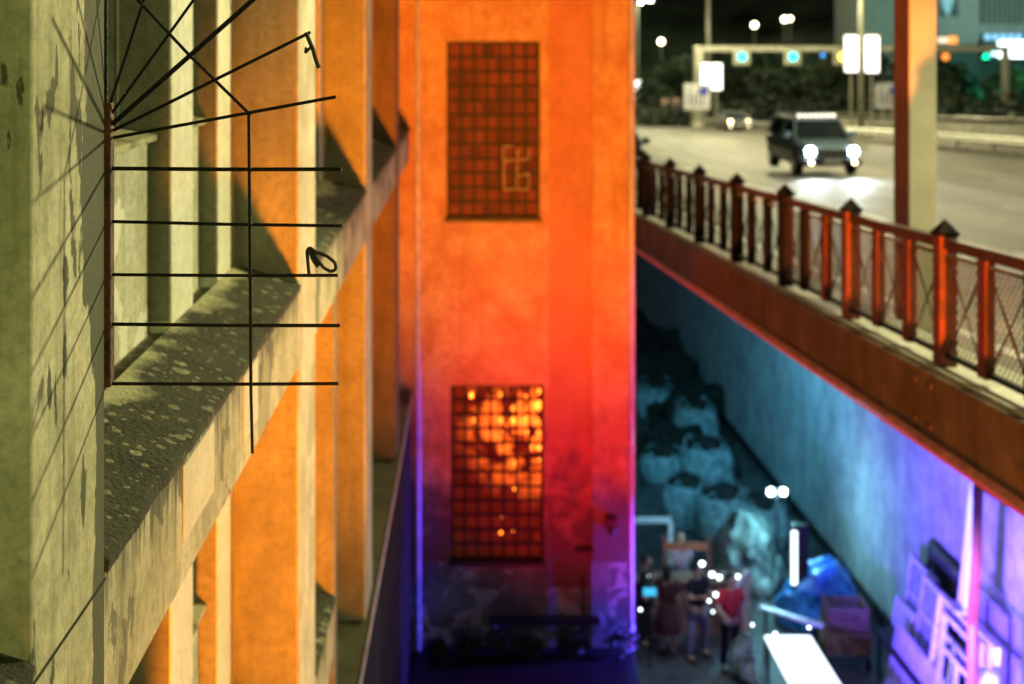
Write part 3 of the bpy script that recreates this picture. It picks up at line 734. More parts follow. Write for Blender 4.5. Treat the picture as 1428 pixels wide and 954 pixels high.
# direction signs
def dsign(x, y, w, h, d, label):
    p = U(x, y, d); g = 9.6-.048*d-.12
    o = empty('direction_sign', (p.x, d, g), label, 'road sign', 'grey direction signs beside the road')
    z = p.z-g
    MB().box(-w/2, w/2, -.03, .03, z-h/2, z+h/2).build('board', M['panel'], o, .08)
    m = MB()
    for k in range(4):
        xx = -w*.28+k*w*.17; m.box(xx-.04*w, xx+.02*w, -.045, -.032, z-h*.34, z+h*(.3 if k != 1 else .1))
    m.build('lettering', mat('sign_dark_lettering', (.05,.06,.1), .5), o)
    MB().box(w*.12, w*.4, -.048, -.034, z+h*.08, z+h*.4).build('blue_field', mat('sign_blue', (.02,.05,.5), .5), o)
    each(MB().tube((-w*.2,.05,0),(-w*.2,.05,z),.06).tube((w*.2,.05,0),(w*.2,.05,z),.06), 'leg', M['galv'], o)
dsign(972,135,1.9,1.9,104,'grey direction sign in front of the left gantry leg')
dsign(1238,134,1.6,1.6,90,'grey direction sign behind the beige column')
p = U(938,149,135); g = 9.6-.048*135-.12
o = empty('billboard', (p.x,135,g), 'small dim orange billboard at the roadside near the tower corner', 'billboard')
MB().box(-1.05,1.05,-.06,.06,p.z-g-.8,p.z-g+.8).build('board', M['e_board'], o, .03)
each(MB().tube((-.6,.1,0),(-.6,.1,p.z-g),.06).tube((.6,.1,0),(.6,.1,p.z-g),.06), 'leg', M['galv'], o)

# ================================================================ CARS
def make_car(name, label, paint, loc, rz, grp, suv=True, head='e_head', lights=True):
    o = empty(name, loc, label, 'car', grp, rz)       # front faces local -y
    W, Ln = (.93, 4.5) if suv else (.88, 4.3); H = 1.66 if suv else 1.42
    # body: lofted cross sections from the front to the rear
    secs = [(-.0,.62,.42,.80),( .12,.80,.36,.92),(.45,.88,.3,1.02),(1.2,.93,.28,1.10),(2.4,.95,.28,1.12),(3.6,.94,.3,1.12),(4.3,.9,.34,1.08),(4.5,.82,.4,.95)]
    b = MB(); rings = []
    for (y, w, z0, z1) in secs:
        k = 1 if suv else .86
        pr = [(-w*.88,z0),(-w,z0+.14),(-w,(z0+z1)/2*k),(-w*.97,z1*k-.12),(-w*.86,z1*k),(w*.86,z1*k),(w*.97,z1*k-.12),(w,(z0+z1)/2*k),(w,z0+.14),(w*.88,z0)]
        rings.append([b.b.verts.new((x, y, z)) for x, z in pr])
    for r0, r1 in zip(rings[:-1], rings[1:]):
        for i in range(10): b.b.faces.new((r0[i], r0[(i+1)%10], r1[(i+1)%10], r1[i]))
    b.b.faces.new(rings[0]); b.b.faces.new(rings[-1][::-1])
    body = b.build('body', paint, o, .02, smooth=False)
    zb = 1.1 if suv else .95
    ye = 4.35 if suv else 3.9
    def cab(m, e, z0, z1, ys, wtop):
        lo = [(-.84-e,ys[0]-e,z0),(.84+e,ys[0]-e,z0),(.84+e,ys[3]+e,z0),(-.84-e,ys[3]+e,z0)]
        hi = [(-wtop-e,ys[1]-e,z1),(wtop+e,ys[1]-e,z1),(wtop+e,ys[2]+e,z1),(-wtop-e,ys[2]+e,z1)]
        L0 = [m.b.verts.new(v) for v in lo]; H0 = [m.b.verts.new(v) for v in hi]
        m.b.faces.new(L0[::-1]); m.b.faces.new(H0)
        for i in range(4): m.b.faces.new((L0[i], L0[(i+1)%4], H0[(i+1)%4], H0[i]))
    m = MB(); cab(m, 0, zb-.02, H-.07, (1.05,1.6,ye-.3,ye), .68); m.build('windows', M['carglass'], o, .02)
    m = MB(); m.box(-.72,.72,1.55,ye-.25,H-.072,H); m.build('roof', paint, o, .03)
    m = MB()
    for s in (-1,1):
        m.tube((s*.85,1.03,zb-.02),(s*.7,1.58,H-.05),.035,6); m.tube((s*.85,ye,zb-.02),(s*.7,ye-.3,H-.05),.05,6); m.tube((s*.86,2.6,zb-.02),(s*.7,2.6,H-.05),.035,6)
    each(m, 'pillar', paint, o)
    for s in (-1,1):
        for y in (.85, 3.6):
            w_ = MB().tube((s*.72,y,.36),(s*.94,y,.36),.36,20).build('wheel', M['tyre'], o, .03)
            MB().tube((s*.93,y,.36),(s*.955,y,.36),.2,12).build('rim', M['chrome'], w_)
        mi = MB().box(min(s*.88,s*1.12),max(s*.88,s*1.12),1.2,1.34,zb+.02,zb+.2).build('mirror', paint, o, .03)
    m = MB().box(-.5,.5,-.03,.05,.62,.84)
    m.build('grille', M['carblack'], o, .01)
    m = MB()
    for k in range(7): m.box(-.44+k*.14,-.40+k*.14,-.045,-.031,.64,.82)
    m.build('grille_bars', M['chrome'], o)
    MB().box(-.9,.9,-.1,.14,.36,.56).build('bumper', M['carblack'], o, .05)
    MB().box(-.26,.26,-.125,-.102,.45,.56).build('number_plate', M['plate'], o)
    for s in (-1,1):
        MB().tube((s*.66,.03,.78),(s*.66,-.05,.78),.13,16).build('headlight', M[head], o)
        MB().tube((s*.66,-.1,.46),(s*.66,-.12,.46),.06,12).build('fog_lamp', M['e_warm'] if lights else M['glass'], o)
        MB().box(s*.78-.1,s*.78+.1,4.46,4.52,.75,.95).build('tail_light', mat('tail_lens', (.3,.01,.01), .3), o)
    if suv:
        m = MB()
        for s in (-1,1): m.tube((s*.62,1.7,H+.1),(s*.62,4.0,H+.1),.025,6)
        for y in (1.75,2.5,3.2,3.95): m.tube((-.62,y,H+.1),(.62,y,H+.1),.02,6)
        for s in (-1,1):
            for y in (1.8,3.9): m.tube((s*.62,y,H-.02),(s*.62,y,H+.1),.02,6)
        rk = m.build('roof_rack', M['carblack'], o)
        for x in (-.54,-.36,-.18,0,.18,.36,.54): MB().tube((x,1.7,H+.1),(x,1.62,H+.1),.05,10).build('rack_lamp', M['e_rack'], rk)
    return o
cz = lambda t: RD(0,t,-.12).z
c1p = U(1145, 0, 39.5)
car = make_car('offroad_car', 'dark blue off-road car with glaring headlights and a lit roof rack driving towards the viewer', M['carpaint'], (c1p.x+1.0, 42.6, cz(42.4)), math.radians(4), 'cars on the elevated road')
p = U(1031, 0, 104)
c2 = make_car('passenger_car', 'distant pale car with warm lights under the left part of the gantry', M['silver'], (p.x, 104, cz(104)), math.radians(4), 'cars on the elevated road', False, 'e_warm')
p = U(892, 0, 40)
c3 = make_car('parked_car', 'black unlit car mostly hidden behind the railing next to the tower', M['carblack'], (RD(1.45,41,0).x, 41, cz(41)), math.radians(4), 'cars on the elevated road', False, 'glass', False)
for x, y, d, mk, lab in ((1077,178,100,'e_amber','small amber roadside warning light left of the off-road car'),):
    p = U(x, y, d); o = empty('warning_light', (p.x, d, cz(d)), lab, 'warning light')
    MB().tube((0,0,0),(0,0,p.z-cz(d)),.04).build('stem', M['galv'], o); MB().ball((0,0,p.z-cz(d)),.17,2).build('light', M[mk], o)

# ================================================================ HILL, TREES, BUILDING
m = MB(); nx, ny = 60, 30; vs = {}
for i in range(nx+1):
    for j in range(ny+1):
        x = -160+i*7.; y = 150+j*12.
        s = max(0, x-28)*.0
        h = 1.6+(j*12.)*.26*(1+.3*noise.noise(Vector((x*.01, y*.012, 0))))+3*noise.noise(Vector((x*.04, y*.04, 3)))*min(1, j/3)
        vs[i,j] = m.b.verts.new((x, y-max(0,x-20)*.62, h if j else -3))
for i in range(nx):
    for j in range(ny): m.b.faces.new((vs[i,j], vs[i+1,j], vs[i+1,j+1], vs[i,j+1]))
tag(m.build('hillside', M['hill'], smooth=True), kind='structure')

def make_tree(label, seed, H, R, leaf, dens=1400, ls=.28):
    random.seed(seed)
    o = empty('tree', (0,0,0), label, 'tree', 'trees on the dark slope beyond the road')
    t = MB(); t.tube((0,0,-.5),(0,0,H*.45),.2,8,.13)
    lobes = []
    for k in range(9):
        a = k*2.4+random.random(); rr = R*random.uniform(.3,.75); z = H*random.uniform(.4,.88)
        e = Vector((math.cos(a)*rr, math.sin(a)*rr, z)); t.tube((0,0,H*random.uniform(.25,.45)), e, .08, 6, .03)
        lobes.append((e, R*random.uniform(.3,.5)))
    lobes.append((Vector((0,0,H*.9)), R*.4))
    t.build('trunk', M['bark'], o)
    c = MB()
    for e, r in lobes: leafblob(c, e, r, dens//10, ls, (1,1,.8))
    c.build('crown', leaf, o)
    return o
kinds = [('broad bushy tree','leaf',5.5,3.2),('dense dark tree','leaf2',7.5,3.4),('round shrubby tree','leaf',4.0,2.8)]
protos = [make_tree('', 50+i, k[2], k[3], M[k[1]]) for i, k in enumerate(kinds)]
used = [False]*3
tp = [(905,140,2,'beside the tower corner beneath the small lit panel'),(950,146,0,'left of the gantry leg behind the billboard'),(1012,128,1,'just right of the gantry leg'),(1050,134,0,'below the left cyan signal'),(1085,126,2,'above the roof of the off-road car'),(1125,130,1,'between the centre cyan signal and the large panels'),(1160,120,0,'left of the large lit panels'),(1190,124,2,'behind the near lamp pole'),(1232,118,1,'behind the right direction sign'),(1290,112,0,'behind the beige column'),(1328,118,2,'just right of the beige column'),(1358,126,2,'under the glowing shop sign, left'),(1392,128,2,'under the glowing shop sign behind the gantry leg'),(1424,124,2,'at the right edge under the bright sign'),(1020,158,2,'high on the slope above the gantry corner'),(1075,160,0,'high on the slope between the two cyan signals'),(1140,157,2,'high on the slope over the gantry centre'),(930,162,2,'high on the slope right of the tower corner')]
for n_, (x, d, k, w) in enumerate(tp):
    o = protos[k] if not used[k] else copy_tree(protos[k]); used[k] = True
    p = U(x, 0, d); zb = cz(d)
    if d >= 150: zb = 1.4+(d-150)*.28
    o.location = (p.x, d, zb-.2); o.rotation_euler = (0,0,n_*1.3); s = 1+.2*math.sin(n_*2.1); o.scale = (s,s,s*1.05)
    o['label'] = kinds[k][0]+' '+w
# undergrowth bank
m = MB(); random.seed(4)
for k in range(260):
    x = random.uniform(890, 1460); d = 128-(x-890)*.055+random.uniform(-4,6); p = U(x,0,d); leafblob(m, (p.x, d, cz(d)+random.uniform(0,1.6)), 1.5, 26, .3)
tag(m.build('undergrowth', M['leaf2']), 'dark tangled undergrowth along the foot of the slope', 'undergrowth', kind='stuff')
# houses lamps on the hill
for x, y, d, s, lab in ((922,58,168,0.34,'lone warm lamp on the hillside left of the far lamp pole'),(1052,35,176,0.34,'lone white lamp high on the hillside above the gantry'),(1094,27,176,0.34,'bright lamp of the close pair high on the hillside'),(1102,26,176,0.26,'dim amber lamp of the close pair high on the hillside'),(1239,3,176,0.34,'lamp on the hillside beside the top of the beige column')):
    p = U(x, y, d); o = empty('hillside_lamp', (p.x, d, p.z-3.4), lab, 'lamp', 'lamps on the dark hillside')
    MB().tube((0,0,-6),(0,0,3.2),.08,6).build('pole', M['galv'], o); MB().ball((0,0,3.4), s, 2).build('globe', M['e_hill'], o, smooth=True)
# grey building upper right
D2 = 150
b0 = U(1306, 0, D2); gz2 = cz(110)
bd = empty('grey_building', (b0.x, D2, 6), 'grey concrete building on the slope at the upper right with a dark ribbed wing', 'building')
def bq(x): return U(x,0,D2).x-b0.x
def bz(y): return U(0,y,D2).z-6
MB().box(bq(1200), bq(1307), 1.5, 12, -6, bz(-60)).build('left_wing', M['bldg'], bd)
MB().box(bq(1307)+.01, bq(1366), 0, 12, bz(62), bz(-60)).build('wall', M['bldg'], bd)
wf = MB().box(bq(1309), bq(1336), -.06, .1, bz(23), bz(-6)).build('window', M['bldgd'], bd)
MB().quad(*[(bq(x), -.09, bz(y)) for x, y in ((1311,-5),(1331,-5),(1322,24),(1316,14))]).build('lit_blind', emis('pale_blue_blind', (.25,.5,.6), .55), bd)
MB().box(bq(1366)+.01, bq(1500), .6, 12, bz(62), bz(-60)).build('ribbed_wing', M['bldgd'], bd)
for k in range(14):
    x = 1373+k*7.2; MB().box(bq(x), bq(x+2.6), .35, .598, bz(32), bz(-8)).build('rib', M['bldg'], bd)
MB().box(bq(1366)+.02, bq(1500), .3, .597, bz(47), bz(33)).build('band', M['bldg'], bd)
MB().box(bq(1300), bq(1500), -.3, 12, -6, bz(62)-.01).build('base_wall', M['bldgd'], bd)
for k in range(5):
    x = 1374+k*11; MB().box(bq(x), bq(x+8), .2, .34, bz(56), bz(47.5)).build('lit_pane', emis('pale_blue_pane', (.3,.65,1), 1.1) if k == 0 else bpy.data.materials['pale_blue_pane'], bd)
sg = empty('lit_shop_sign', U(1418, 68, D2-2), 'glowing white shop canopy at the right edge above the teal trees', 'lit sign')
MB().box(-1.9, 9, -.2, .2, -.95, .85).build('lit_face', emis('sign_white', (.85,.97,1), 4), sg, .05)
MB().box(-3.4, -1.95, -.15, .15, -.75, .3).build('dim_face', M['e_sign'], sg, .05)
MB().box(-3.4, 9, .22, 1.8, -1.0, .9).build('canopy', M['bldgd'], sg)
o = empty('orange_sign', U(1325,56,D2-3), 'small orange lit sign on the corner of the grey building', 'lit sign')
MB().box(-1.3,-.2,-.1,.1,-.3,.3).build('white_part', emis('sign_warm_white', (1,.7,.5), 1.2), o, .05); MB().box(-.15,.75,-.1,.1,-.4,.4).build('orange_part', M['e_orange'], o, .1)

# ================================================================ ALLEY STUFF
WX = lambda d: 4.39-.0676*d+5.0      # face of the retaining wall
def soft(m, amp, sc_, seed=0):
    for v in m.b.verts:
        n = noise.noise_vector(v.co*sc_+Vector((seed, 0, 0))); v.co += n*amp
def bag(x, d, s, h, label, z=0, soil=True):
    p = U(x, 0, d); o = empty('bulk_bag', (p.x, d, z), label, 'bulk bag', 'bulk bags of rubble along the wall', rz=random.uniform(-.2,.2))
    m = MB(); g = bmesh.ops.create_cube(m.b, size=1); bmesh.ops.subdivide_edges(m.b, edges=m.b.edges[:], cuts=7, use_grid_fill=True)
    for v in m.b.verts:
        k = 1+.18*(1-(2*v.co.z)**2); rr = Vector((v.co.x, v.co.y)); 
        l = max(abs(v.co.x), abs(v.co.y)); 
        if rr.length > 1e-4: rr = rr*(.25+.75*l/rr.length*1.15 if rr.length > .5 else 1)
        v.co = Vector((rr.x*k*s, rr.y*k*s, (v.co.z+.5)*h))
    soft(m, .07, 3.5, x); 
    for v in m.b.verts: v.co.z = max(v.co.z, 0)
    m.build('sack', M['bag'], o, smooth=True)
    for sx in (-1,1):
        for sy in (-1,1): m = MB(); m.path([(sx*s*.4,sy*s*.4,h*.7),(sx*s*.45,sy*s*.45,h*1.02),(sx*s*.3,sy*s*.42,h*1.16),(sx*s*.2,sy*s*.44,h*.98)], .022, 5); m.build('loop', M['bag'], o)
    if soil:
        m = MB().ball((0,0,h*.9), s*.52, 3, (1,1,.5)); soft(m, .12, 4, x+5); m.build('rubble', M['earth'], o)
    return o
for a in ((958,34.0,1.0,1.05,'bulk bag at the left of the front row of rubble bags'),(1008,33.0,1.05,1.1,'bulk bag in the middle of the front row of rubble bags'),(1062,32.6,1.0,1.05,'bulk bag at the right of the front row beside the work light'),
          (970,40.5,1.0,1.15,'tall bulk bag topped with dark rubble standing behind the front row'),(915,44,1.1,.9,'low dim bulk bag behind the tower corner'),(985,36.8,1.1,1.1,'bulk bag of the second row left of centre'),(925,37.5,1.0,.7,'slumped bulk bag of the second row nearest the tower')): bag(*a)
for (x, d, r, h, lab) in ((925,47,1.3,1.1,'dark rubble heap against the wall farthest down the alley'),(960,44,1.2,1.0,'dark rubble heap behind the tall bulk bag'),(940,40,1.2,.7,'dark rubble heap between the bulk bag rows'),(900,51,1.5,1.1,'dark rubble heap seen just beside the tower corner')):
    p = U(x,0,d); o = MB().ball((0,0,0), 1, 4, (r*1.2, r, h)); soft(o, .45, 1.6, x); soft(o, .2, 5, x); soft(o, .1, 14, x)
    for v in o.b.verts: v.co.z = max(v.co.z, -.02)
    oo = o.build('rubble_heap', M['earth']); oo.location = (p.x, d, 0); tag(oo, lab, 'rubble heap', 'rubble heaps in the alley')
def tarpheap(name, x, d, sx, sy, sz, mt, label, z=0):
    p = U(x,0,d); m = MB().ball((0,0,0), 1, 5, (sx, sy, sz)); soft(m, .22, 1.8, x); soft(m, .10, 5, x*2); soft(m, .03, 13, x)
    for v in m.b.verts: v.co.z = max(v.co.z, 0)
    o = m.build(name, mt, smooth=True); o.location = (p.x, d, z); return tag(o, label, 'tarp')
tarpheap('blue_tarp', 1146, 28.6, .86, .8, 1.12, M['tarp'], 'crumpled shiny blue tarp heaped over goods beside the wall')
tarpheap('grey_tarp', 1040, 30.5, .75, .8, 1.5, M['tarpg'], 'crumpled grey tarp over a pile in front of the bulk bags')
tarpheap('white_sack', 1040, 26.0, .24, .3, .75, M['tarpg'], 'pale filled sack standing left of the bright table')
# work light
p = U(1083, 690, 30)
o = empty('work_light', (p.x, 30, 0), 'blinding twin work light on a tripod beside the wall', 'work light')
m = MB()
for k in range(3):
    a = k*2.1; m.tube((math.cos(a)*.5, math.sin(a)*.5, 0), (0,0,.9), .018)
each(m, 'tripod_leg', M['iron'], o); MB().tube((0,0,.8),(0,0,p.z-.05),.02).tube((-.2,0,p.z-.03),(.2,0,p.z-.03),.015).build('mast', M['iron'], o)
for s in (-1,1):
    MB().box(s*.13-.09,s*.13+.09,-.02,.08,p.z,p.z+.16).build('lamp_housing', M['iron'], o); MB().ball((s*.13,-.06,p.z+.08),.065,2).build('bulb', M['e_work'], o)
# white frame (gateway)
o = empty('goal_frame', U(915,0,31).xyz*Vector((1,1,0)), 'thin white goal frame standing behind the group of people', 'frame')
a = U(860,725,31)-o.location; c = U(935,727,31)-o.location
MB().box(a.x, c.x, -.05, .05, a.z-.06, a.z+.06).build('crossbar', M['white'], o, .01)
for x in (a.x, c.x): MB().box(x-.05, x+.05, -.049, .049, 0, a.z-.061).build('upright', M['white'], o, .01)
# tube lamp on dark post
p0 = U(1108, 742, 28.2); p1 = U(1108, 815, 28.2)
o = empty('tube_lamp', (p0.x, 28.3, 0), 'upright fluorescent tube lamp on a dark post left of the blue tarp', 'lamp')
MB().tube((0,-.07,p1.z),(0,-.07,p0.z),.055,10).build('tube', M['e_tube'], o)
MB().box(-.02,.3,-.01,.18,0,p0.z+.1).build('post', M['iron'], o, .01)
# plank
o = empty('white_plank', U(1102,860,26.2), 'long white plank laid on trestles behind the bright table', 'plank')
q0 = U(1060,846,26.6)-o.location; q1 = U(1147,873,25.8)-o.location
dv = (q1-q0); m = MB(); m.obox((q0+q1)/2, (dv.length,.14,.045), (0,-math.atan2(dv.z,dv.x),math.atan2(dv.y,dv.x))); m.build('board', M['white'], o, .005)
each(MB().tube((q0.x+.1,q0.y,q0.z),(q0.x+.1,q0.y,-o.location.z),.03).tube((q1.x-.1,q1.y,q1.z),(q1.x-.1,q1.y,-o.location.z),.03), 'trestle', M['iron'], o)
# bright table
tt = empty('bright_table', (U(1125,0,24.5).x, 24.5, 0), 'table with a glaring white overlit sheet on top in the foreground of the alley', 'table')
zt_ = 1.0
def tp_(x, y):   # point on table top plane
    d = (CH-zt_)*F/(y-45); return Vector(((x-714)/F*d, d, zt_))-tt.location
q = [tp_(1066,886), tp_(1130,886), tp_(1192,985), tp_(1118,985)]
m = MB(); A_ = [m.b.verts.new(v) for v in q]; B_ = [m.b.verts.new(v-Vector((0,0,.05))) for v in q]
m.b.faces.new(A_); m.b.faces.new(B_[::-1])
for i in range(4): m.b.faces.new((A_[i], B_[i], B_[(i+1)%4], A_[(i+1)%4]))
m.build('table_top', M['e_table'], tt)
for v in q: MB().tube((v.x*.92,v.y*.92,-zt_+1.0-.0),(v.x*.92,v.y*.92,zt_-.05),.03).build('leg', M['iron'], tt)
# crate + cart
p = U(1178,0,26.6)
o = empty('crate_trolley', (p.x, 26.6, 0), 'dusky pink crate on a dark trolley in front of the blue tarp', 'trolley')
m = MB()
for k in range(4): m.box(-.36,.36,-.3,-.27,.72+k*.11,.80+k*.11).box(-.36,.36,.27,.3,.72+k*.11,.80+k*.11)
for s in (-1,1): m.box(s*.36-.015,s*.36+.015,-.31,.31,.7,1.17)
m.box(-.34,.34,-.26,.26,.7,.73); m.build('crate', M['crate'], o)
MB().box(-.42,.42,-.36,.36,.3,.68).build('cabinet', M['wood'], o, .01)
for sx in (-1,1):
    for sy in (-1,1): w_ = MB().tube((sx*.36-.03,sy*.3,.12),(sx*.36+.03,sy*.3,.12),.12,14).build('wheel', M['tyre'], o)
MB().tube((-.42,0,.5),(-.46,0,.5),.12,14).build('reel', M['galv'], o)
# bar stand
bp_ = U(1000,0,27.6)
o = empty('bar_counter', (bp_.x-.9, 28.0, 0), 'makeshift wooden bar counter behind the people in the alley', 'counter')
MB().box(-1.5,1.5,-.25,.3,1.02,1.08).build('counter_top', M['wood'], o, .005)
MB().box(-1.45,1.45,-.15,.2,0,1.018).build('front_board', M['wood'], o)
MB().box(-.1,.75,-.06,.0,1.62,1.76).build('sign_board', mat('orange_board', (.55,.25,.1), .6), o)
each(MB().box(-.12,-.05,-.03,.03,1.082,1.9).box(.76,.83,-.03,.03,1.082,1.9), 'upright', M['wood'], o)
p = U(1041,0,27.0)
o = empty('wooden_post', (p.x, 27.0, 0), 'pale wooden post with a slanting brace right of the person in red', 'post')
h_ = U(0,795,27).z
MB().box(-.07,.07,-.05,.05,0,h_).build('shaft', M['woodp'], o, .005)
MB().tube((0,-.06,h_),(-.3,-.06,h_-.45),.04,6).build('brace', M['white'], o)
for i, (x, y, r, d, mk, w) in enumerate(((979,786,.075,26.2,'e_bulb','above the head of the person in black'),(993,801,.08,27.3,'e_bulb','between the two right-hand people'),(1003,805,.07,27.5,'e_bulb','left of the head of the person in red'),(1029,804,.06,27.5,'e_bulb','beside the head of the person in red'),(998,829,.06,26.1,'e_bulb','left of the red shoulder'),(989,838,.04,26.1,'e_bulb','by the elbow of the person in black'),(994,853,.035,26.1,'e_bulb','by the hip of the person in black'),(1049,871,.04,26.5,'e_bulb','low beside the wooden post'),(893,850,.04,26.1,'e_bulb','low at the tower corner'),(903,803,.05,27.3,'e_bulb','above the hidden person at the tower corner'),(1081,884,.05,25.6,'e_bulb','on the corner of the bright table'),(1128,875,.04,25.9,'e_bulb','under the end of the white plank'),(1082,240,0,0,'',''))):
    if not r: continue
    p = U(x, y, d); o = empty('party_bulb', p, 'small cold bulb '+w, 'bulb', 'bulbs strung around the bar')
    r *= .6; MB().ball((0,0,0), r, 2).build('globe', M[mk], o, smooth=True); MB().tube((0,0,r),(0,0,r+.06),r*.5).tube((0,0,r+.05),(0,0,r+.5),.006,4).build('socket', M['iron'], o)
p = U(906,825,26.4); o = empty('glowing_screen', p, 'small teal glowing screen by the hidden person at the tower corner', 'screen')
MB().box(-.12,.12,-.02,.0,-.07,.07).build('display', M['e_teal'], o); MB().box(-.14,.14,.001,.03,-.09,.09).build('case', M['iron'], o)
MB().tube((0,.015,-.09),(0,.015,-p.z),.02).build('stand', M['iron'], o)
# raised platform and leaning things on the right
def lean(name, x0, x1, y0, label, cat, mt, kind='panel', tilt=.14, grp=None, zb=.95, lo=4.45, zt=None):
    """a flat thing standing on the rack, leaning back against the wall; its long side runs along the wall"""
    A = (4.39+lo)*F; d0, d1 = A/(x0-580), A/(x1-580); w = abs(d0-d1); dm = (d0+d1)/2
    h = CH-(y0-45)/F*d0-zb if zt is None else zt-zb
    o = empty(name, (4.39-.0676*dm+lo, dm, zb), label, cat, grp); o.rotation_euler = (-tilt, 0, math.atan2(-1,.0676))
    if kind == 'panel':
        MB().box(-w/2,w/2,-.03,.03,0,h).build('board', mt, o, .008)
        f = MB(); f.box(-w/2,w/2,-.06,-.031,0,.07); f.box(-w/2,w/2,-.06,-.031,h-.07,h); f.box(-w/2,-w/2+.07,-.06,-.031,.071,h-.071); f.box(w/2-.07,w/2,-.06,-.031,.071,h-.071); f.box(-w/2+.071,w/2-.071,-.055,-.031,h*.5,h*.5+.06); f.build('rim', M['panel'], o)
    elif kind in ('frame', 'glazed'):
        m = MB(); t = .075
        m.box(-w/2,-w/2+t,-.04,.04,0,h); m.box(w/2-t,w/2,-.04,.04,0,h); m.box(-w/2+t,w/2-t,-.04,.04,0,t); m.box(-w/2+t,w/2-t,-.04,.04,h-t,h); m.box(-w/2+t,w/2-t,-.03,.03,h*.62,h*.62+t)
        m.box(-t/2,t/2,-.032,.032,t,h*.62); m.build('frame', mt, o, .006)
        if kind == 'glazed': MB().box(-w/2+t+.002,w/2-t-.002,-.008,.008,t+.002,h-t-.002).build('pane', M['glass'], o)
    elif kind == 'slats':
        n = max(5, int(w/.13)); m = MB()
        for k in range(n): m.box(-w/2+k*w/n,-w/2+(k+.6)*w/n,-.045,-.02,.0,h)
        for z in (.08,.5,.92): m.box(-w/2-.02,w/2,-.019,.07,h*z-.05,h*z+.05)
        m.build('slats', mt, o)
    return o
G3 = 'panels and frames leaning against the wall'
lean('open_frame',1287,1330,752,'dark wide frame leaning highest against the wall behind the blue boards','frame',M['iron'],'glazed',.08,G3,lo=4.8)
lean('leaning_board',1262,1297,772,'tall blue rimmed board at the back of the leaning stack','panel',M['paneld'],'panel',.12,G3,lo=4.55)  # plain rimmed panels propped against the wall
lean('leaning_board',1277,1308,800,'blue rimmed board overlapping the right side of the tallest one','panel',M['paneld'],'panel',.14,G3,lo=4.4)
lean('leaning_board',1247,1270,829,'small pinkish board at the left of the leaning stack','panel',M['panel'],'panel',.17,G3,lo=4.4)
lean('open_frame',1294,1344,824,'large pale window frame leaning in front of the blue boards','frame',M['white'],'frame',.14,G3,lo=4.15)
lean('open_frame',1304,1350,850,'smaller pale frame propped inside the large window frame','frame',M['panel'],'frame',.1,G3,lo=3.95)
lean('slatted_panel',1233,1293,866,'slatted lilac pallet leaning lowest at the front of the stack','pallet',M['panel'],'slats',.2,G3,lo=3.9,zb=.0)
lean('leaning_board',1360,1384,878,'narrow white board at the right beside the red downpipe','panel',M['white'],'panel',.06,G3,lo=4.2)
pk = empty('leaning_plank', (0,0,0), 'long pale plank leaning from the rack up beside the red downpipe', 'plank', G3)
q0 = U(1339,850,22.6); q1 = U(1356,674,22.4); pk.location = q0
m = MB(); e1 = q1-q0; m.b.free(); m = MB()
wd = Vector((.0,-.16,0))
vsx = [m.b.verts.new(v) for v in (wd*-1, wd, e1+wd*.7, e1-wd*.7, wd*-1+Vector((.05,0,0)), wd+Vector((.05,0,0)), e1+wd*.7+Vector((.05,0,0)), e1-wd*.7+Vector((.05,0,0)))]
for f_ in ((0,1,2,3),(7,6,5,4),(0,4,5,1),(1,5,6,2),(2,6,7,3),(3,7,4,0)): m.b.faces.new([vsx[k_] for k_ in f_])
m.build('board', M['white'], pk); MB().obox((0,.0,.03),(.3,.45,.06)).build('foot', M['panel'], pk)
for k_, (dd, z_, lab, mt_) in enumerate(((22.6,.0,'lower dark equipment case on the floor in front of the rack','iron'),(21.9,.0,'pale equipment case nearest the right edge','panel'))):
    o = empty('equipment_case', (6.9+k_*.5, dd-.6, 0), lab, 'case', 'equipment cases')
    MB().box(-.3,.3,-.4,.4,.04,.55).build('case_body', M[mt_], o, .02)
    MB().box(-.305,.305,-.405,.405,.56,.72).build('lid', M[mt_], o, .02)
    MB().path([(-.31,-.12,.4),(-.36,-.1,.4),(-.36,.1,.4),(-.31,.12,.4)], .015).build('handle', M['chrome'], o)
a = RD(-.1, 14.5, -.9)
o = empty('red_downpipe', U(1356,868,20.5), 'dark red downpipe dropping from the parapet past the leaning frames', 'downpipe')
pa = U(1364,676,19.0)-o.location
MB().path([(0,0,0), pa*.5+Vector((.02,0,0)), pa], .075, 10).tube((0,0,0),(0,0,-o.location.z),.075,10).build('pipe', mat('red_pipe_paint', (.28,.03,.06), .5), o)
MB().path([pa, pa+Vector((.1,-2.5,.25))], .05, 8).build('outlet', bpy.data.materials['red_pipe_paint'], o)
p = U(1375,948,21)
o = MB().ball((0,0,0),.22,3,(1,1,.7)); soft(o,.05,5); o = o.build('plastic_bag', M['white'], smooth=True); o.location = p; tag(o,'small crumpled white bag at the lower right beside the narrow board','bag')
pl = empty('storage_rack', (7.3, 23.6, 0), 'dark storage rack carrying the leaning boards and frames', 'rack')
MB(lambda x,y,z: Vector((x-.0676*y,y,z))).box(-.55,.45,-2.4,2.4,.86,.94).box(-.5,-.44,-2.3,-2.24,0,.86).box(-.5,-.44,2.24,2.3,0,.86).box(.36,.42,-2.3,-2.24,0,.86).box(.36,.42,2.24,2.3,0,.86).build('deck', M['iron'], pl, .02)

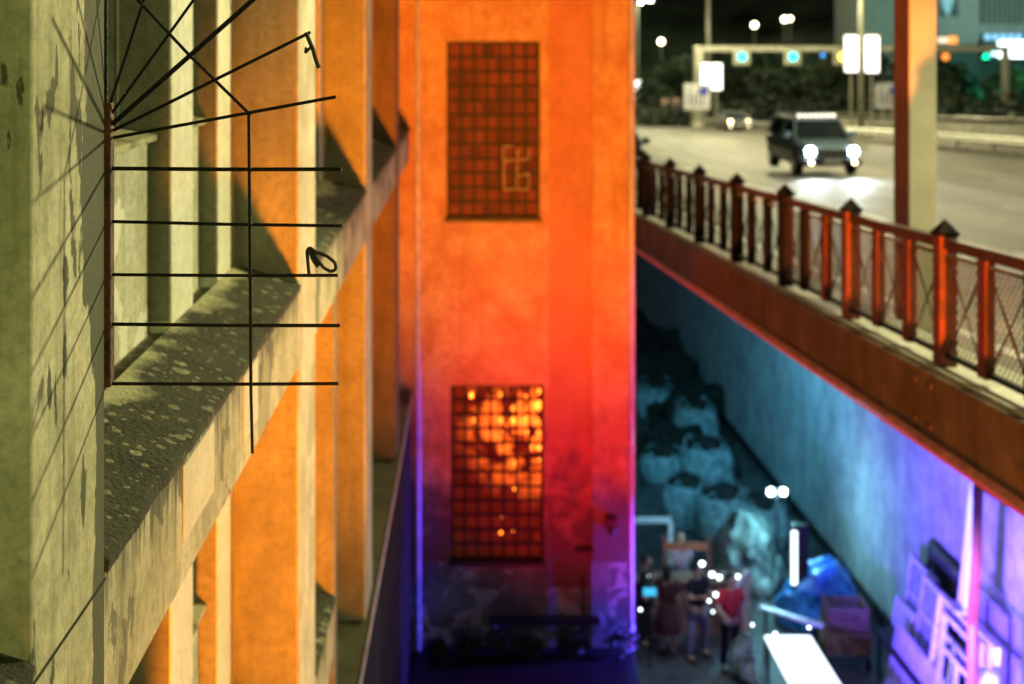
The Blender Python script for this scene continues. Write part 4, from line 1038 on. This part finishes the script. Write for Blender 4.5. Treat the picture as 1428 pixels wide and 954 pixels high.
# ================================================================ PEOPLE
def skin_mesh(name, pts, edges, rad, mt, parent, root=0, sub=2):
    me = bpy.data.meshes.new(name); me.from_pydata([Vector(p) for p in pts], edges, [])
    o = bpy.data.objects.new(name, me); COL.objects.link(o)
    o.modifiers.new('skin', 'SKIN'); s = o.modifiers.new('sub', 'SUBSURF'); s.levels = sub; s.render_levels = sub
    if not me.skin_vertices: me.attributes  # layer is made by the modifier
    sv = me.skin_vertices[0].data if me.skin_vertices else None
    if sv is None:
        bm = bmesh.new(); bm.from_mesh(me); bm.verts.layers.skin.verify(); bm.to_mesh(me); bm.free(); sv = me.skin_vertices[0].data
    for i, r in enumerate(rad):
        sv[i].radius = r if isinstance(r, tuple) else (r, r); sv[i].use_root = (i == root)
    dg = bpy.context.evaluated_depsgraph_get(); dg.update()
    nm = bpy.data.meshes.new_from_object(o.evaluated_get(dg))
    bpy.data.objects.remove(o)
    n = bpy.data.objects.new(name, nm); COL.objects.link(n); nm.materials.clear(); nm.materials.append(mt)
    for p in nm.polygons: p.use_smooth = True
    if parent: n.parent = parent
    return n
def person(x, d, rz, label, shirt, trous, hair, arms, H=1.75, lean_=0, dress=False, stance=.11):
    p = U(x, 0, d); o = empty('person', (p.x, d, 0), label, 'person', 'people gathered at the bar', rz)
    k = H/1.75
    # faces local -y
    P = {'pel':(0,0,.97),'sp':(0,.0,1.15),'ch':(0,lean_*.5,1.34),'nk':(0,lean_*.8,1.5),'hd0':(0,lean_-.01,1.58),'hd1':(0,lean_-.02,1.69)}
    pts=[P['pel'],P['sp'],P['ch'],P['nk'],P['hd0'],P['hd1']]; rad=[(.16,.11),(.13,.095),(.16,.1),(.055,.055),(.075,.085),(.072,.085)]
    ed=[(0,1),(1,2),(2,3),(3,4),(4,5)]
    hands=[]
    for s, (el, wr) in zip((-1,1), arms):
        i=len(pts); sh=(s*.19,lean_*.6,1.42)
        pts+= [sh, (s*el[0],el[1],el[2]), (s*wr[0],wr[1],wr[2])]; rad+=[.055,.042,.028]; ed+=[(2,i),(i,i+1),(i+1,i+2)]
        dv=(Vector(pts[-1])-Vector(pts[-2])).normalized(); pm=Vector(pts[-1])+dv*.07; pts.append(tuple(pm)); rad.append((.035,.02)); ed.append((i+2,i+3)); hands.append((Vector(pts[i+2]),pm,dv,s))
    for s in (-1,1):
        i=len(pts); pts+=[(s*.09,0,.9),(s*stance,-.02,.5),(s*(stance+.01),.02,.09),(s*(stance+.02),-.13,.04)]; rad+=[.085,.055,.042,(.04,.03)]; ed+=[(0,i),(i,i+1),(i+1,i+2),(i+2,i+3)]
    body=skin_mesh('body',[tuple(Vector(q)*k) for q in pts],ed,[tuple(a*k for a in r) if isinstance(r,tuple) else r*k for r in rad],M['skin'],o)
    # fingers joined into the body mesh
    bm=bmesh.new(); bm.from_mesh(body.data); fm=MB(); fm.b.free(); fm.b=bm
    for wr,pm,dv,s in hands:
        side=dv.cross(Vector((0,1,0))).normalized(); nrm=dv.cross(side)
        for f,(off,ln) in enumerate(((-.027,.06),(-.009,.072),(.009,.068),(.026,.052))):
            b0=pm+side*off; b1=b0+dv*ln*.6; b2=b1+(dv+nrm*.7)*ln*.45
            fm.tube(b0*k,b1*k,.009*k,6); fm.tube(b1*k,b2*k,.008*k,6,.006*k)
        t0=wr+dv*.025; t1=t0+(side*-1+dv*.6).normalized()*.05; fm.tube(t0*k,t1*k,.011*k,6); fm.tube(t1*k,(t1+dv*.03)*k,.01*k,6,.007*k)
    hc=Vector((0,lean_-.02,1.65))*k
    fm.ball(hc,.088*k,3,(.88,1.05,1.25)); fm.tube(hc+Vector((0,-.085,.01))*k,hc+Vector((0,-.115,-.02))*k,.01*k,6,.015*k)
    for s in (-1,1): fm.ball(hc+Vector((s*.08,.0,0))*k,.022*k,1,(.5,1,1.3))
    bm.to_mesh(body.data); bm.free()
    for pl_ in body.data.polygons: pl_.use_smooth=True
    e=MB()
    for s in (-1,1): e.ball(hc+Vector((s*.032,-.083,.01))*k,.011*k,1)
    each(e,'eye',M['hair'],o); 
    MB().box(hc.x-.022*k,hc.x+.022*k,hc.y-.094*k,hc.y-.084*k,hc.z-.05*k,hc.z-.043*k).build('mouth',mat('lips',(.35,.1,.1),.5) if 'lips' not in bpy.data.materials else bpy.data.materials['lips'],o)
    h=MB().ball(hc+Vector((0,.02,.03))*k,.104*k,3,(.9,1,1.1))
    if hair[1]: h.ball(hc+Vector((0,.06,-.09))*k,.09*k,3,(1,.6,1.5))
    for v in list(h.b.verts):
        if v.co.y < hc.y-.055*k and v.co.z < hc.z+.06*k: v.co.y = hc.y-.05*k
    h.build('hair',hair[0],o,smooth=True)
    # shirt
    sp=[(0,0,.93),(0,0,1.12),(0,lean_*.5,1.33),(0,lean_*.7,1.45)]; sr=[(.19,.135),(.165,.125),(.19,.13),(.1,.085)]; se=[(0,1),(1,2),(2,3)]
    for s,(el,wr) in zip((-1,1),arms):
        i=len(sp); sh=Vector((s*.195,lean_*.6,1.42)); e_=Vector((s*el[0],el[1],el[2])); sp+=[tuple(sh),tuple(sh.lerp(e_,.75))]; sr+=[.075,.062]; se+=[(2,i),(i,i+1)]
    if dress: sp[0]=(0,0,.9)
    skin_mesh('shirt' if not dress else 'dress_top',[tuple(Vector(q)*k) for q in sp],se,[tuple(a*k for a in r) if isinstance(r,tuple) else r*k for r in sr],shirt,o)
    if dress:
        m=MB(); m.tube((0,0,.45*k),(0,0,1.0*k),.27*k,18,.17*k); m.build('skirt',trous,o,.02,smooth=True)
    else:
        tp2=[(0,0,.98)]; tr=[(.175,.13)]; te=[]
        for s in (-1,1):
            i=len(tp2); tp2+=[(s*.095,0,.86),(s*stance,-.02,.5),(s*(stance+.01),.02,.12)]; tr+=[.1,.078,.07]; te+=[(0,i),(i,i+1),(i+1,i+2)]
        skin_mesh('trousers',[tuple(Vector(q)*k) for q in tp2],te,[tuple(a*k for a in r) if isinstance(r,tuple) else r*k for r in tr],trous,o)
    for s in (-1,1):
        MB().ball((s*(stance+.02)*k,-.07*k,.04*k),.06*k,2,(.8,2.1,.7)).build('shoe',M['carblack'],o,smooth=True)
    return o
dn=((.24,.02,1.14),(.25,-.08,.9)); up=((.28,-.1,1.2),(.2,-.36,1.28)); fw=((.26,-.08,1.16),(.2,-.33,1.1))
person(1018,26.3,.25,'person in a red shirt and black trousers seen from behind, right of the group',M['shred'],M['trblk'],(M['hair'],False),(fw,dn),1.78)
person(972,26.8,.7,'person in a black top and grey lilac trousers standing with feet apart',M['shblk'],M['trlav'],(M['hair'],False),(up,fw),1.8,stance=.19)
person(931,27.0,2.6,'person in a dark wine dress with a raised bare arm',M['skirt'],M['skirt'],(M['hair'],True),(dn,up),1.68,dress=True)
person(900,27.4,1.2,'person in dark clothes half hidden by the tower corner',M['shblk'],M['trblk'],(M['hair'],False),(fw,dn),1.72)
person(948,28.6,3.3,'person in a pale shirt behind the bar counter facing the viewer',M['shwht'],M['trblk'],(M['hairb'],True),(fw,up),1.7)

# ================================================================ LIGHTS
def lamp(kind, loc, col, power, target=None, size=60, blend=.5, rad=.1, name='lamp'):
    L_ = bpy.data.lights.new(name, kind); L_.energy = power; L_.color = col
    L_.shadow_soft_size = rad
    if kind == 'SPOT': L_.spot_size = math.radians(size); L_.spot_blend = blend
    o = bpy.data.objects.new(name, L_); COL.objects.link(o); o.location = loc
    if target is not None: o.rotation_euler = (Vector(target)-Vector(loc)).to_track_quat('-Z', 'Y').to_euler()
    return o
lamp('SPOT', (2.07,-12,5.35), (1,.245,.008), 84000, (.35,22,11.8), 21.5, .8, .4, 'amber_wash')
lamp('SPOT', (1.6,6,3.0), (1,.0,.012), 13500, (1.25,22,5.9), 23, 1.0, .2, 'red_wash')
lamp('SPOT', (2.6,17,1.2), (.75,.01,.28), 380, (.6,22,3.2), 75, .8, .15, 'violet_wash')
lamp('SPOT', (4.3,21.72,3.0), (.08,.06,1), 4200, (-1.5,21.85,3.2), 70, .9, .05, 'blue_pipe_wash')
lamp('SPOT', (7.0,12.,14.2), (1,.9,.43), 5200, (-1.3,6.0,10.3), 62, .6, .12, 'street_light_facade')
lamp('SPOT', (7,11.5,14.6), (1,.95,.5), 2200, (4.6,12.2,9), 85, .8, .2, 'street_light_near')
lamp('SPOT', (2.07,-12,5.35), (1,.3,.08), 30000, (4.2,14.3,12.8), 9, .6, .12, 'amber_wash_column')
lamp('POINT', (4.5,-7,14), (.8,.9,.33), 1500, rad=.3, name='street_light_behind')
for (l, t, pw) in ((9,24,9000),(12,45,18000),(14,75,26000),(16,100,26000),(14,125,20000),(30,60,16000),(26,90,18000)):
    p = RD(l,t,10.5); lamp('POINT', p, (1,.9,.5), pw*.3, rad=.3, name='street_light')
for s in (-.66,.66):
    p = Vector((c1p.x+1.0+s, 42.3, cz(42.3)+.78)); lamp('SPOT', p, (.8,.95,1), 750, (c1p.x+.9+s, 20, cz(20)+.6), 75, 1.0, .08, 'headlight_beam')
p = U(1083,690,30)
lamp('POINT', (p.x, 29.6, p.z+.1), (.25,.85,1), 230, rad=.1, name='work_light_lamp')
lamp('SPOT', (2.6,27,6.5), (.10,.56,.78), 6500, (6.3,46,7.0), 110, .8, .3, 'teal_wash')
lamp('SPOT', (3.4,20.5,1.6), (.13,.06,1), 9500, (8.0,23.5,4.6), 110, .8, .2, 'violet_wall_wash')
lamp('SPOT', (5.6,18.5,2.6), (.5,.42,1), 2300, (8.2,20.5,3.6), 110, .8, .2, 'lilac_wall_wash')
lamp('POINT', (b0.x+4, D2-9, 17), (.75,.95,.9), 1500, rad=.5, name='building_fill')  # added fill that brightens the grey building front
lamp('POINT', (b0.x-30, 150, 24), (.8,.9,.5), 9000, rad=.5, name='hill_fill')  # added fill that lifts the dark hillside
lamp('SPOT', (3.6,25,5.5), (.7,1,1), 350, (3.4,27,1), 80, .8, .2, 'party_light')
p = U(1418,66,144); lamp('SPOT', (p.x-3, 112, p.z-.5), (.1,.9,.6), 22000, (p.x-6, 122, 6), 150, .7, .3, 'green_tree_light')

# ================================================================ WORLD, CAMERA
w = bpy.data.worlds.new('World'); sc.world = w; w.use_nodes = True
nt = w.node_tree; bg = nt.nodes['Background']
sky = nt.nodes.new('ShaderNodeTexSky'); sky.sky_type = 'NISHITA'; sky.sun_disc = False
sky.sun_elevation = math.radians(-1.5); sky.sun_rotation = math.radians(200)
nt.links.new(sky.outputs[0], bg.inputs[0]); bg.inputs[1].default_value = .1
cd = bpy.data.cameras.new('camera'); cam = bpy.data.objects.new('camera', cd); COL.objects.link(cam)
cam.location = (0,0,CH); cam.rotation_euler = (PI/2, 0, 0)
cd.lens = 50; cd.sensor_width = 36; cd.shift_y = -(477-45)/1428
cd.clip_end = 2000; cd.clip_start = .05
cd.dof.use_dof = True; cd.dof.focus_distance = 4.0; cd.dof.aperture_fstop = 2.3; cd.dof.aperture_blades = 7
sc.camera = cam
sc.view_settings.view_transform = 'Standard'; sc.view_settings.look = 'None'; sc.view_settings.exposure = 0
